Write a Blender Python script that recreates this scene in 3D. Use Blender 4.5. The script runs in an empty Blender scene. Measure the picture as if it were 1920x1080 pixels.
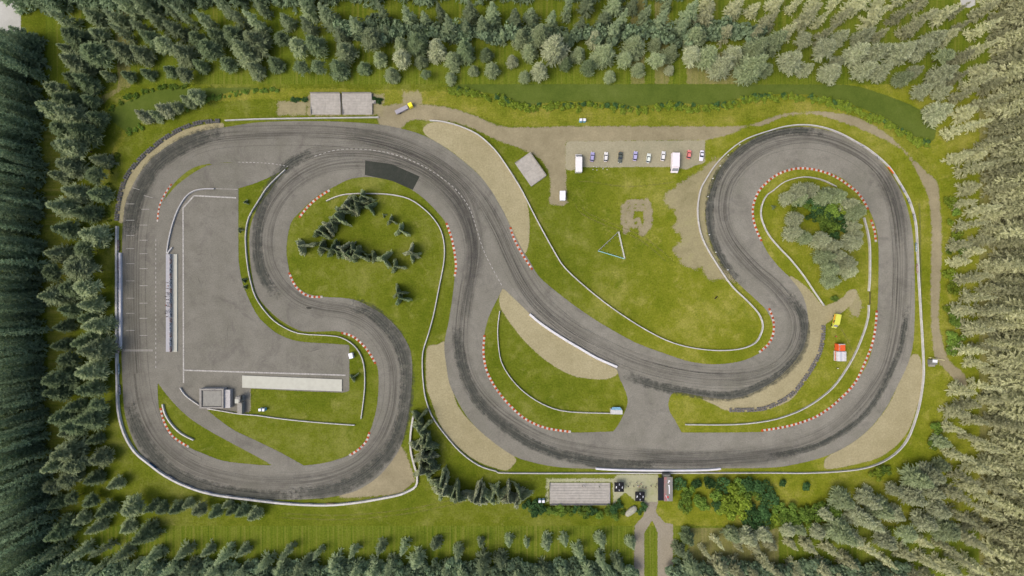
import bpy, math, random
import numpy as np
from mathutils import Vector, Matrix
random.seed(7); rng = np.random.default_rng(7)
S = bpy.context.scene
C = S.collection
H = 230.4; M = 0.24            # camera height in metres, metres per photo pixel on the ground
PI = math.pi
def W(px, py, z=0.0):          # photo pixel (1920 wide) -> place in the world at height z
    k = M*(H-z)/H
    return ((px-960)*k, (540-py)*k)
def t(ox, oy, s, k=3.0):       # coordinates read in a 3x enlarged tile
    out = []
    for p in s.split():
        a, b = p.split(','); out.append((ox+float(a)/k, oy+float(b)/k))
    return out
def px(s): return t(0, 0, s, 1.0)
# ------------------------------------------------------------------ names
def tag(o, label=None, cat=None, group=None, kind=None):
    if label: o['label'] = label
    if cat: o['category'] = cat
    if group: o['group'] = group
    if kind: o['kind'] = kind
    return o
def link(o, parent=None):
    C.objects.link(o)
    if parent: o.parent = parent
    return o
def empty(name, loc, rz=0, label=None, cat=None, group=None):
    o = bpy.data.objects.new(name, None); o.location = loc; o.rotation_euler = (0, 0, rz)
    o.empty_display_size = 0.5
    link(o); tag(o, label, cat, group); return o
# ------------------------------------------------------------------ materials
def lin(r, g, b):
    f = lambda c: (c/255/12.92 if c/255 <= .04045 else ((c/255+.055)/1.055)**2.4)
    return (f(r), f(g), f(b), 1)
class NT:
    def __init__(s, name):
        s.m = bpy.data.materials.new(name); s.m.use_nodes = True
        s.t = s.m.node_tree; s.n = s.t.nodes; s.n.clear()
        s.out = s.n.new('ShaderNodeOutputMaterial')
    def node(s, typ, **k):
        n = s.n.new(typ)
        for a, v in k.items(): setattr(n, a, v)
        return n
    def put(s, sock, v):
        if v is None: return
        if isinstance(v, bpy.types.NodeSocket): s.t.links.new(v, sock)
        else:
            if isinstance(v, tuple) and sock.type == 'VECTOR' and len(v) == 4: v = v[:3]
            sock.default_value = v
    def math(s, op, a, b=0, clamp=False, c=None):
        n = s.node('ShaderNodeMath', operation=op, use_clamp=clamp)
        s.put(n.inputs[0], a); s.put(n.inputs[1], b)
        if c is not None: s.put(n.inputs[2], c)
        return n.outputs[0]
    def mix(s, f, a, b, blend='MIX'):
        n = s.node('ShaderNodeMix', data_type='RGBA', blend_type=blend)
        s.put(n.inputs[0], f); s.put(n.inputs[6], a); s.put(n.inputs[7], b)
        return n.outputs[2]
    def pos(s): return s.node('ShaderNodeNewGeometry').outputs['Position']
    def objco(s): return s.node('ShaderNodeTexCoord').outputs['Object']
    def attr(s, name): return s.node('ShaderNodeAttribute', attribute_name=name).outputs['Fac']
    def mapped(s, v, scale=(1, 1, 1), loc=(0, 0, 0)):
        n = s.node('ShaderNodeMapping'); s.put(n.inputs[0], v)
        n.inputs['Scale'].default_value = scale; n.inputs['Location'].default_value = loc
        return n.outputs[0]
    def noise(s, v, scale, detail=3, rough=.6, dist=0):
        n = s.node('ShaderNodeTexNoise'); s.put(n.inputs['Vector'], v)
        n.inputs['Scale'].default_value = scale; n.inputs['Detail'].default_value = detail
        n.inputs['Roughness'].default_value = rough; n.inputs['Distortion'].default_value = dist
        return n.outputs['Fac']
    def rng(s, v, a, b, c=0, d=1):
        n = s.node('ShaderNodeMapRange'); s.put(n.inputs[0], v)
        for i, q in enumerate((a, b, c, d)): n.inputs[i+1].default_value = q
        return n.outputs[0]
    def bsdf(s, col, rough=.9, alpha=None, spec=.2, bump=None, metal=0, bstr=.3):
        n = s.node('ShaderNodeBsdfPrincipled'); s.put(n.inputs['Base Color'], col)
        s.put(n.inputs['Roughness'], rough); s.put(n.inputs['Specular IOR Level'], spec)
        s.put(n.inputs['Metallic'], metal)
        if bump is not None:
            b = s.node('ShaderNodeBump'); b.inputs['Strength'].default_value = bstr; b.inputs['Distance'].default_value = .1
            s.put(b.inputs['Height'], bump); s.put(n.inputs['Normal'], b.outputs[0])
        o = n.outputs[0]
        if alpha is not None:
            tr = s.node('ShaderNodeBsdfTransparent'); mx = s.node('ShaderNodeMixShader')
            s.put(mx.inputs[0], alpha); s.put(mx.inputs[1], tr.outputs[0]); s.put(mx.inputs[2], o); o = mx.outputs[0]
        s.put(s.out.inputs[0], o); return s.m
def ramp3(n, f, a, b, c, lo=.3, mid=.5, hi=.7):
    r = n.node('ShaderNodeValToRGB'); n.put(r.inputs[0], f)
    e = r.color_ramp.elements; e[0].position = lo; e[0].color = a; e[1].position = hi; e[1].color = c
    x = e.new(mid); x.color = b; return r.outputs[0]
def paint(name, rgb, rough=.6, var=.12, spec=.3, scale=1.5, metal=0):
    n = NT(name); c = lin(*rgb); p = n.objco()
    f = n.rng(n.noise(p, scale, 4, .65), .3, .7, 1-var*2, 1+var*.3)
    col = n.node('ShaderNodeVectorMath', operation='SCALE'); col.inputs[0].default_value = c[:3]; n.put(col.inputs['Scale'], f)
    return n.bsdf(col.outputs[0], rough, spec=spec, metal=metal)
def scaled(n, col, f):
    v = n.node('ShaderNodeVectorMath', operation='SCALE'); n.put(v.inputs[0], col); n.put(v.inputs['Scale'], f)
    return v.outputs[0]
K = 1.0
def lc(r, g, b, k=1.0):
    c = lin(r, g, b); return (c[0]*k, c[1]*k, c[2]*k, 1)
def xco(n, p):
    sx = n.node('ShaderNodeSeparateXYZ'); n.put(sx.inputs[0], p); return sx.outputs[0]
def grassmat(name, cols, alpha=False, rag=2.0, stripes=None, sharp=1.5, gain=.60, fine=.75):
    n = NT(name); p = n.pos()
    a, b, c = [lc(*q, gain) for q in cols]
    f = n.math('ADD', n.math('MULTIPLY', n.noise(p, .035, 4, .65), .6), n.math('MULTIPLY', n.noise(p, .22, 4, .75), .4))
    if stripes:
        f = n.math('ADD', n.math('MULTIPLY', n.noise(n.mapped(p, stripes), .5, 5, .75), .75), n.math('MULTIPLY', f, .25))
    col = ramp3(n, f, a, b, c, .36, .5, .64)
    if not alpha:
        col = n.mix(n.rng(n.noise(p, .11, 6, .8, .6), .56, .70, 0, .55), col, lc(158, 156, 84, gain))
        col = n.mix(n.rng(n.noise(n.mapped(p, (1, 1, 1), (31, 7, 0)), .16, 5, .8, .4), .55, .68, 0, .5), col, lc(84, 104, 20, gain))
    if name == 'grass_short':      # drier, paler sward on the eastern half
        d_ = n.math('ADD', xco(n, p), n.math('MULTIPLY', n.math('SUBTRACT', n.noise(p, .02, 3, .6), .5), 60))
        col = n.mix(n.rng(d_, 22, 75, 0, 1), col, n.mix(1.0, col, (1.40, 1.28, 1.25, 1), 'MULTIPLY'))
    g = n.rng(n.noise(p, 1.3, 4, .85), .28, .72, 1-fine*.55, 1+fine*.5)
    col = scaled(n, col, g)
    al = None
    if alpha:
        e = n.math('ADD', n.attr('sd'), n.math('MULTIPLY', n.math('SUBTRACT', n.noise(p, .5, 5, .75), .5), rag))
        e = n.math('ADD', e, n.math('MULTIPLY', n.math('SUBTRACT', n.noise(p, 3.1, 2, .9), .5), 2.2/sharp))
        al = n.math('GREATER_THAN', e, 0)
    return n.bsdf(col, 1, al, spec=.05)
MAT = {}
G0 = ((92, 107, 22), (111, 121, 34), (134, 138, 62))
MAT['grass'] = grassmat('grass_short', G0)
MAT['rough'] = grassmat('grass_rough', ((98, 112, 26), (130, 134, 44), (156, 150, 72)), True, 5, fine=.9, gain=.62)
MAT['turf'] = grassmat('turf_dark', ((84, 102, 38), (97, 113, 45), (106, 120, 54)), True, 1.0, fine=.35, gain=.6)
MAT['field_v'] = grassmat('meadow_grass', ((84, 106, 26), (110, 124, 36), (136, 138, 62)), True, .4, (1.6, .02, 1))
MAT['field_h'] = grassmat('meadow_grass_cross', ((96, 112, 30), (124, 130, 48), (150, 146, 76)), True, .4, (.02, 1.2, 1))
MAT['olive'] = grassmat('meadow_dry', ((116, 122, 58), (136, 134, 78), (150, 144, 96)), True, 3.0, (1.2, .03, 1))
MAT['dirt'] = grassmat('dirt_road', ((140, 131, 102), (152, 143, 113), (166, 156, 124)), True, 3.2, fine=.35, gain=.66, sharp=.9)
MAT['gravel'] = grassmat('gravel_fine', ((160, 151, 114), (170, 161, 124), (180, 171, 134)), True, 1.2, fine=.45, gain=.62)
MAT['dirt2'] = grassmat('dirt_trampled', ((138, 132, 96), (156, 148, 112), (160, 156, 110)), True, 6.5, fine=.4, gain=.66, sharp=.5)
MAT['carpark'] = grassmat('gravel_car_park', ((150, 147, 120), (162, 156, 128), (170, 164, 136)), True, 1.2, fine=.35, gain=.66)
MAT['plaza'] = grassmat('plaza_worn', ((160, 164, 118), (172, 172, 138), (172, 168, 142)), True, 2.5, fine=.3, gain=.66)
MAT['yard'] = grassmat('yard_pale', ((166, 166, 158), (172, 172, 164), (180, 180, 172)), True, .3, fine=.15, gain=.8)
def asphalt(name, cols, gain=.60, al=True, rag=.5):
    n = NT(name); p = n.pos()
    a, b, c = [lc(*q, gain) for q in cols]
    col = ramp3(n, n.math('ADD', n.math('MULTIPLY', n.noise(p, .03, 3, .6), .5), n.math('MULTIPLY', n.noise(p, .15, 5, .7), .5)), a, b, c, .38, .5, .62)
    col = scaled(n, col, n.rng(n.noise(p, 1.7, 3, .9), .3, .7, .80, 1.20))
    col = scaled(n, col, n.math('ADD', n.math('MULTIPLY', xco(n, p), .0006), 1.0))  # eastward brightening of the light painted into the asphalt colour
    st = n.rng(n.noise(p, .09, 6, .75, 1.0), .52, .70, 0, .45)      # worn, oily stains
    col = n.mix(st, col, lc(94, 90, 84, gain))
    alp = None
    if al:
        e = n.math('ADD', n.attr('sd'), n.math('MULTIPLY', n.math('SUBTRACT', n.noise(p, .8, 4, .7), .5), rag))
        e = n.math('ADD', e, n.math('MULTIPLY', n.math('SUBTRACT', n.noise(p, 3.1, 2, .9), .5), .5))
        alp = n.math('GREATER_THAN', e, 0)
    return n.bsdf(col, .9, alp, spec=.15)
MAT['asphalt'] = asphalt('asphalt_aged', ((128, 126, 112), (137, 134, 121), (146, 143, 130)))
MAT['patch'] = asphalt('asphalt_new', ((56, 60, 52), (62, 66, 57), (70, 73, 64)), al=False)
MAT['pave'] = asphalt('asphalt_road', ((148, 140, 118), (156, 148, 128), (162, 154, 134)), rag=1.4)
# ------------------------------------------------------------------ curves and sheets
def smooth(pts, closed=True, k=4):
    n = len(pts); out = []
    rngi = range(n if closed else n-1)
    for i in rngi:
        p0 = pts[(i-1) % n] if (closed or i > 0) else pts[i]
        p1 = pts[i]; p2 = pts[(i+1) % n]
        p3 = pts[(i+2) % n] if (closed or i+2 < n) else p2
        if abs(p1[0]-p2[0])+abs(p1[1]-p2[1]) < 1e-6: continue
        for j in range(k):
            u = j/k
            out.append(tuple(.5*((2*p1[d])+(-p0[d]+p2[d])*u+(2*p0[d]-5*p1[d]+4*p2[d]-p3[d])*u*u+(-p0[d]+3*p1[d]-3*p2[d]+p3[d])*u**3) for d in (0, 1)))
    if not closed: out.append(pts[-1])
    return out
def sdf(P, poly):
    d = np.full(len(P), 1e9); ins = np.zeros(len(P), bool); n = len(poly); x, y = P[:, 0], P[:, 1]
    for i in range(n):
        ax, ay = poly[i]; bx, by = poly[(i+1) % n]
        ex, ey = bx-ax, by-ay; L = ex*ex+ey*ey
        if L < 1e-9: continue
        u = np.clip(((x-ax)*ex+(y-ay)*ey)/L, 0, 1)
        d = np.minimum(d, (x-ax-u*ex)**2+(y-ay-u*ey)**2)
        c = (ay > y) != (by > y)
        if c.any(): ins ^= c & (x < (bx-ax)*(y-ay)/(by-ay+1e-12)+ax)
    return np.where(ins, 1, -1)*np.sqrt(d)
def lsdf(P, line, w):
    d = np.full(len(P), 1e9); x, y = P[:, 0], P[:, 1]
    for (ax, ay), (bx, by) in zip(line[:-1], line[1:]):
        ex, ey = bx-ax, by-ay; L = ex*ex+ey*ey+1e-9
        u = np.clip(((x-ax)*ex+(y-ay)*ey)/L, 0, 1)
        d = np.minimum(d, (x-ax-u*ex)**2+(y-ay-u*ey)**2)
    return w-np.sqrt(d)
def mesh(name, V, F, mat=None, attrs=None, uv=None, sm=False):
    me = bpy.data.meshes.new(name)
    V = np.asarray(V, dtype=np.float32).reshape(-1, 3)
    F = np.asarray(F, dtype=np.int32)
    me.vertices.add(len(V)); me.vertices.foreach_set('co', V.ravel())
    k = F.shape[1]
    me.loops.add(F.size); me.loops.foreach_set('vertex_index', F.ravel())
    me.polygons.add(len(F)); me.polygons.foreach_set('loop_start', np.arange(0, F.size, k, dtype=np.int32))
    me.update(calc_edges=True)
    for a, v in (attrs or {}).items():
        at = me.attributes.new(a, 'FLOAT', 'POINT'); at.data.foreach_set('value', np.asarray(v, dtype=np.float32))
    if sm: me.polygons.foreach_set('use_smooth', np.ones(len(F), bool))
    if mat:
        for m in (mat if isinstance(mat, (list, tuple)) else [mat]): me.materials.append(m)
    me.validate(); return me
def sheet(name, adds, subs, z, mat, cell=1.0, margin=1.5, parent=None, sm=True, lines=None, top=True):
    A = [[W(*p) for p in (smooth(a) if sm else a)] for a in adds]
    B = [[W(*p) for p in (smooth(a) if sm else a)] for a in subs]
    Ls = [([W(*p) for p in smooth(l, False)], w) for l, w in (lines or [])]
    allp = np.array([p for a in A for p in a]+[p for l, w in Ls for p in l])
    x0, y0 = allp.min(0)-margin-3; x1, y1 = allp.max(0)+margin+3
    xs = np.arange(x0, x1+cell, cell); ys = np.arange(y0, y1+cell, cell)
    X, Y = np.meshgrid(xs, ys); P = np.stack([X.ravel(), Y.ravel()], 1)
    s = np.full(len(P), -1e9)
    for a in A: s = np.maximum(s, sdf(P, a))
    for l, w in Ls: s = np.maximum(s, lsdf(P, l, w))
    s = s+(.9 if name == 'gravel_trap' else 0)
    for b in B: s = np.minimum(s, -sdf(P, b))
    nx, ny = len(xs), len(ys)
    idx = np.arange(nx*ny).reshape(ny, nx)
    q = np.stack([idx[:-1, :-1], idx[:-1, 1:], idx[1:, 1:], idx[1:, :-1]], -1).reshape(-1, 4)
    q = q[s[q].max(1) > -margin]
    used = np.unique(q); mp = np.full(nx*ny, -1); mp[used] = np.arange(len(used))
    V = np.column_stack([P[used], np.full(len(used), z)])
    o = bpy.data.objects.new(name, mesh(name, V, mp[q], mat, {'sd': np.clip(s[used], -30, 30)}))
    link(o, parent)
    if top and not parent: tag(o, kind='structure')
    return o
# ------------------------------------------------------------------ mesh builder
class MB:
    def __init__(s): s.V = []; s.F = []; s.MI = []
    def add(s, V, F, mi=0):
        b = len(s.V); s.V += [tuple(v) for v in V]; s.F += [tuple(b+i for i in f) for f in F]; s.MI += [mi]*len(F)
    def box(s, c, d, rz=0, mi=0, taper=1.0, tx=None):
        x, y, z = c; a, b, h = d[0]/2, d[1]/2, d[2]/2; co, si = math.cos(rz), math.sin(rz); V = []
        for zz, k in ((-h, 1), (h, taper)):
            for sx, sy in ((-1, -1), (1, -1), (1, 1), (-1, 1)):
                kx = k if tx is None or zz < 0 else tx
                X, Y = sx*a*kx, sy*b*k; V.append((x+X*co-Y*si, y+X*si+Y*co, z+zz))
        s.add(V, [(0, 3, 2, 1), (4, 5, 6, 7), (0, 1, 5, 4), (1, 2, 6, 5), (2, 3, 7, 6), (3, 0, 4, 7)], mi)
    def prism(s, P, z0, z1, mi=0, mt=None):
        n = len(P); V = [(p[0], p[1], z0) for p in P]+[(p[0], p[1], z1) for p in P]
        ar = sum(P[i][0]*P[(i+1) % n][1]-P[(i+1) % n][0]*P[i][1] for i in range(n))
        o = list(range(n)) if ar > 0 else list(range(n))[::-1]
        s.add(V, [tuple(o[(i)] for i in range(n))[::-1]], mi)
        s.add(V, [tuple(n+o[i] for i in range(n))], mi if mt is None else mt)
        s.add(V, [(o[i], o[(i+1) % n], n+o[(i+1) % n], n+o[i]) for i in range(n)], mi)
    def tube(s, a, b, r, r2=None, n=8, mi=0, cap=True):
        a, b = Vector(a), Vector(b); d = (b-a).normalized(); r2 = r if r2 is None else r2
        u = d.orthogonal().normalized(); v = d.cross(u); V = []
        for p, rr in ((a, r), (b, r2)):
            for i in range(n): V.append(p+(u*math.cos(2*PI*i/n)+v*math.sin(2*PI*i/n))*rr)
        F = [(i, (i+1) % n, n+(i+1) % n, n+i) for i in range(n)]
        if cap: F += [tuple(range(n))[::-1], tuple(range(n, 2*n))]
        s.add(V, F, mi)
    def loft(s, secs, mi=0, cap=True):     # list of rings of equal length
        n = len(secs[0]); V = [p for r in secs for p in r]; F = []
        for j in range(len(secs)-1):
            for i in range(n): F.append((j*n+i, j*n+(i+1) % n, (j+1)*n+(i+1) % n, (j+1)*n+i))
        if cap: F += [tuple(range(n))[::-1], tuple((len(secs)-1)*n+i for i in range(n))]
        s.add(V, F, mi)
    def ball(s, c, r, n=8, m=6, mi=0, sq=(1, 1, 1)):
        secs = []
        for j in range(1, m):
            a = PI*j/m
            secs.append([(c[0]+r*sq[0]*math.sin(a)*math.cos(2*PI*i/n), c[1]+r*sq[1]*math.sin(a)*math.sin(2*PI*i/n), c[2]-r*sq[2]*math.cos(a)) for i in range(n)])
        s.loft(secs, mi)
    def build(s, name, mats, parent=None, bevel=0, smooth_=False, loc=None):
        me = bpy.data.meshes.new(name); me.from_pydata(s.V, [], s.F)
        for m in (mats if isinstance(mats, (list, tuple)) else [mats]): me.materials.append(m)
        me.polygons.foreach_set('material_index', s.MI)
        if smooth_: me.polygons.foreach_set('use_smooth', [True]*len(s.F))
        me.update()
        o = bpy.data.objects.new(name, me); link(o, parent)
        if loc: o.location = loc
        if bevel:
            b = o.modifiers.new('bevel', 'BEVEL'); b.width = bevel; b.segments = 2; b.limit_method = 'ANGLE'
        return o
# ================================================================== THE GROUND
g = MB(); g.add([(-900, -900, 0), (900, -900, 0), (900, 900, 0), (-900, 900, 0)], [(0, 1, 2, 3)])
tag(g.build('ground', MAT['grass']), kind='structure')
OUT = (t(0,720,"690,0 700,150 735,280 790,390")+px("289,873 311,893 354,910 406,924 480,934 547,937 613,933 653,925 680,914 710,893 733,867 750,840 760,807 767,770 771,733 773,693 770,660 760,637 743,613 720,591 697,577 673,565 647,559 610,557 580,552 560,540 546,519 540,495 537,470 540,440 547,415 560,400 577,383 600,364 623,352 653,337 680,332 705,333 727,337 752,345 777,359 800,377 822,400 837,420 850,453 855,490 852,527 847,567 841,605 833,647 838,693 843,720 857,750 877,783 910,817 960,853 1000,867 1050,876 1120,879 1235,879 1350,878 1440,877 1483,872 1540,858 1587,837 1627,807 1660,767 1683,723 1703,680 1712,643 1715,593 1715,527 1713,460 1708,420 1700,387 1690,360 1673,330 1647,297 1613,270 1580,253 1540,242 1507,238 1473,241 1440,249 1403,266 1373,288 1350,317 1335,352 1327,375 1323,400 1327,433 1337,463 1353,493 1383,530 1415,560 1437,582 1449,610 1445,642 1424,662 1390,677 1343,683 1293,678 1247,663 1193,643 1133,610 1087,580 1047,550 1012,520 995,493 975,460 957,425 945,398 933,377 923,360 900,330 870,303 840,280 807,260 780,249 747,240 707,233 630,228 547,227 480,230 433,237 383,245 333,263 293,290 263,323 243,360 233,393 229,460 228,560 228,660"))
I_A = px("447,304 400,306 364,314 337,333 318,355 304,382 297,412 300,396 309,375 328,351 350,333 375,317 400,308")
I_B = px("543,313 520,338 504,362 487,385 474,410 468,437 468,470 471,505 479,545 492,568 513,590 530,603 547,613 567,621 590,622 613,621 638,622 660,632 683,650 700,672 708,690 710,720 707,760 700,790 693,810 677,837 655,853 613,867 570,873 570,873 547,860 513,842 480,826 433,803 387,768 387,768 455,772 468,770 468,728 468,728 560,733 645,736 645,736 655,733 655,733 655,690 655,647 655,647 613,644 560,640 523,627 497,607 480,587 458,540 448,493 447,440 447,353 447,353 480,343 520,325 541,312")
I_D = px("293,707 295,720 297,757 303,782 315,803 330,822 353,838 400,858 430,866 480,871 512,873 512,873 480,855 433,830 367,792 327,757 300,723")
I_E = px("943,540 933,560 917,593 908,627 906,660 912,693 927,725 947,750 960,765 980,783 1010,798 1040,807 1075,811 1150,809 1150,809 1163,790 1177,753 1167,720 1163,713 1157,693 1157,693 1120,673 1087,653 1040,623 1013,607 993,588 978,573 960,556 943,540")
I_F = px("1267,735 1254,750 1255,770 1265,787 1278,811 1278,811 1350,811 1423,810 1440,808 1483,800 1530,782 1567,757 1602,720 1627,680 1639,635 1645,580 1647,520 1647,460 1642,425 1627,388 1607,358 1580,335 1550,322 1507,315 1473,322 1440,342 1422,362 1411,390 1413,420 1427,450 1440,475 1460,500 1483,523 1503,550 1513,580 1515,612 1507,650 1490,677 1465,703 1440,721 1420,732 1387,745 1353,748 1310,742")
# meadow bands round the circuit
sheet('meadow', [px("86,-60 1860,-60 1860,158 86,158")], [], .004, MAT['field_v'], 4, 2, sm=False)
sheet('meadow', [px("96,986 1860,986 1860,1140 96,1140")], [], .004, MAT['field_v'], 4, 2, sm=False)
sheet('meadow', [px("80,200 128,200 136,980 96,980")], [], .006, MAT['field_h'], 4, 2, sm=False)
sheet('meadow', [px("1836,120 2000,120 2000,1100 1836,1100")], [], .006, MAT['olive'], 4, 2, sm=False)
sheet('rough_grass', [px("330,175 480,166 700,168 840,172 880,182 960,192 1060,196 1200,205 1270,196 1400,188 1560,196 1640,225 1720,275 1752,330 1745,345 1720,300 1670,258 1590,212 1520,206 1440,220 1290,236 1100,236 960,236 900,218 840,200 780,195 700,200 620,190 560,185 420,190 340,200 260,235 215,300 200,420 205,420 205,300 250,220 290,195")], [], .012, MAT['rough'], 1.5, 3)
sheet('wet_meadow', [px("200,213 233,193 283,173 333,166 480,164 480,164 478,168 433,172 397,184 353,196 300,210 262,232 247,250 222,236"), px("846,163 846,158 1573,158 1573,158 1613,163 1673,183 1723,205 1753,236 1748,265 1717,257 1687,240 1653,220 1607,200 1567,190 1523,178 1440,177 1393,183 1327,197 1260,192 1193,200 1127,192 1060,190 980,195 940,180 880,168")], [], .02, MAT['turf'], 1.2, 2)
sheet('dirt_road', [t(480,0,"690,610 760,590 860,582 940,588 1080,605 1200,640 1320,690")+px("960,239 1093,237 1293,237 1393,236 1440,223 1473,213 1523,209 1583,214 1627,229 1673,259 1713,299 1737,323 1757,342 1762,380 1765,427 1765,493 1760,593 1768,643 1780,677 1808,702 1812,740 1788,710 1767,687 1752,667 1747,620 1745,560 1746,480 1747,427 1742,380 1735,355 1700,290 1667,267 1627,247 1573,227 1523,214 1473,218 1430,235 1400,238 1373,250 1322,263 1322,263 1061,266 1061,266 1062,360 1063,382 1048,386 1030,380 1032,360 1030,327 1013,298 980,280 930,262 880,238 840,227 807,226 767,226 750,242 713,234 708,218")], [], .016, MAT['dirt'], 1.0, 2.5)
sheet('dirt_road', [px("180,196 192,180 222,165 236,166 212,178 192,196"), px("213,20 240,20 246,164 222,164"), px("1183,-20 1208,-20 1208,158 1183,158"), px("1228,-20 1255,-20 1255,158 1228,158"), px("85,196 122,196 122,216 85,216"), px("1288,100 1392,95 1392,158 1288,158")], [], .014, MAT['olive'], 1.2, 2.5, sm=False)
sheet('pavement', [px("1170,890 1234,890 1234,942 1229,960 1246,980 1262,983 1262,983 1262,1120 1262,1120 1233,1120 1233,1120 1233,998 1223,974 1208,1000 1208,1120 1208,1120 1188,1120 1188,1120 1190,985 1207,967 1208,942 1176,925")], [], .018, MAT['pave'], 1.0, 2, sm=False)
sheet('plaza', [px("1028,897 1150,897 1158,890 1234,890 1234,940 1210,942 1190,938 1172,922 1150,947 1148,903 1029,903 1029,945 1024,945 1024,897")], [], .024, MAT['plaza'], 1.0, 2, sm=False)
sheet('car_park', [px("1061,265 1322,263 1322,305 1300,311 1288,318 1262,313 1200,313 1120,314 1094,313 1070,320 1060,318")], [], .028, MAT['carpark'], 1.0, 2, sm=False)
sheet('gravel_trap', [px("803,236 830,231 853,236 880,247 913,272 940,303 962,333 980,368 988,400 989,440 984,470 975,464 957,430 933,377 905,330 870,298 840,275 800,250")], [], .036, MAT['gravel'], 1.0, 2)
sheet('gravel_trap', [px("835,647 822,650 808,651 803,662 803,720 812,750 833,803 863,837 900,863 945,878 957,872 961,857 910,820 870,783 850,750 842,700")], [], .036, MAT['gravel'], 1.0, 2)
sheet('gravel_trap', [px("1708,673 1722,673 1726,720 1717,757 1700,805 1673,837 1640,857 1590,870 1553,876 1549,868 1557,857 1600,833 1637,803 1670,760 1688,720")], [], .036, MAT['gravel'], 1.0, 2)
sheet('gravel_trap', [px("1483,523 1490,526 1515,546 1533,568 1548,577 1583,560 1592,548 1604,548 1590,572 1557,597 1543,610 1540,647 1527,680 1503,717 1480,747 1440,763 1410,768 1363,766 1345,757 1320,745 1353,745 1387,742 1420,729 1440,718 1465,700 1490,674 1505,650 1512,612 1510,580 1500,550")], [], .036, MAT['gravel'], 1.0, 2)
sheet('gravel_trap', [px("942,545 955,556 975,575 993,591 1013,611 1040,627 1087,657 1120,677 1153,694 1150,702 1127,708 1083,703 1047,687 1010,660 980,630 955,597 941,572")], [], .036, MAT['gravel'], 1.0, 2)
sheet('gravel_trap', [px("750,840 772,893 771,903 747,920 693,927 640,929 660,915 700,893 725,868")], [], .034, MAT['dirt'], 1.0, 2)
sheet('gravel_trap', [px("412,234 370,240 330,254 293,277 262,306 238,338 229,360 222,392 227,415 233,392 243,358 263,321 293,288 333,261 383,243 412,238")], [], .034, MAT['gravel'], .8, 1.5)
sheet('dirt_track', [px("1337,298 1315,318 1293,332 1273,345 1256,358 1245,368 1249,384 1265,395 1268,415 1262,428 1280,447 1262,467 1275,485 1278,496 1303,505 1316,500 1325,522 1362,524 1385,530 1350,490 1330,450 1325,400 1330,360 1345,320 1370,290 1345,300")], [], .032, MAT['dirt2'], 1.0, 4)
sheet('dirt_track', [px("1588,556 1604,550 1614,562 1613,588 1600,594 1592,580")], [], .031, MAT['dirt2'], .8, 3)
sheet('meadow', [px("1290,990 1460,990 1460,1100 1290,1100")], [], .008, MAT['olive'], 3, 2, sm=False)
# a small looping track worn into the grass
sheet('dirt_track', [], [], .03, MAT['dirt'], .6, 1.5, lines=[(px("1171,436 1170,400 1173,383 1182,377 1206,377"), .7), (px("1174,436 1174,392 1181,383 1200,381"), .6), (px("1178,434 1178,398 1184,388 1204,387 1207,392"), .7), (px("1181,424 1183,400 1192,393 1206,393"), .7), (px("1212,375 1219,388 1219,418 1210,436 1200,438"), .8), (px("1208,380 1215,392 1215,420 1206,436"), .8), (px("1210,395 1210,420 1203,433 1199,422"), .9), (px("1186,378 1186,422 1198,421 1197,411 1188,414"), .8), (px("1184,380 1210,380"), .8), (px("1166,420 1167,395 1170,384"), .6)])
sheet('worn_ground', [px("335,722 470,727 470,771 455,774 418,768 378,766 350,742")] + [], [], .03, MAT['carpark'], 1.0, 2, sm=False)
sheet('worn_ground', [px("521,190 576,190 576,216 521,216"), px("755,172 790,172 790,198 755,198"), px("577,178 720,176 718,216 577,217")], [], .022, MAT['dirt2'], 1.0, 3, sm=False)
trk = sheet('racetrack', [OUT], [I_A, I_B, I_D, I_E, I_F], .05, MAT['asphalt'], .9, 1.0)
# thin strip left free where the tower area meets the road
# ------------------------------------------------------------------ markings (parts of the racetrack)
def ribbon(name, pts, w, z, mat, parent, closed=False, ncross=2, fades=None, k=6, sm=True):
    P = smooth(pts, closed, k) if sm else pts
    P = np.array([W(*p) for p in P]); n = len(P)
    T = np.zeros_like(P)
    if closed: T = np.roll(P, -1, 0)-np.roll(P, 1, 0)
    else: T[1:-1] = P[2:]-P[:-2]; T[0] = P[1]-P[0]; T[-1] = P[-1]-P[-2]
    T /= np.linalg.norm(T, axis=1)[:, None]+1e-9; N = np.stack([-T[:, 1], T[:, 0]], 1)
    seg = np.linalg.norm(np.diff(P, axis=0), axis=1); s = np.concatenate([[0], np.cumsum(seg)])
    v = np.linspace(-1, 1, ncross); V = []; A = []; U = []; VV = []
    Wd = w if not np.isscalar(w) else np.full(n, w)
    rows = n+1 if closed else n
    for i in range(rows):
        j = i % n
        ss = s[j] if i < n else s[-1]+np.linalg.norm(P[0]-P[-1])
        e = 1.0 if closed else min(1, s[j]/fades, (s[-1]-s[j])/fades) if fades else 1.0
        for q in v:
            c = P[j]+N[j]*q*Wd[j]
            V.append((c[0], c[1], z)); A.append(e*(1-abs(q)**2.2) if ncross > 2 else e); U.append(ss); VV.append(q*Wd[j])
    F = [(i*ncross+j, (i+1)*ncross+j, (i+1)*ncross+j+1, i*ncross+j+1) for i in range(rows-1) for j in range(ncross-1)]
    o = bpy.data.objects.new(name, mesh(name, V, F, mat, {'amt': A, 'su': U, 'sv': VV})); link(o, parent); return o
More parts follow.
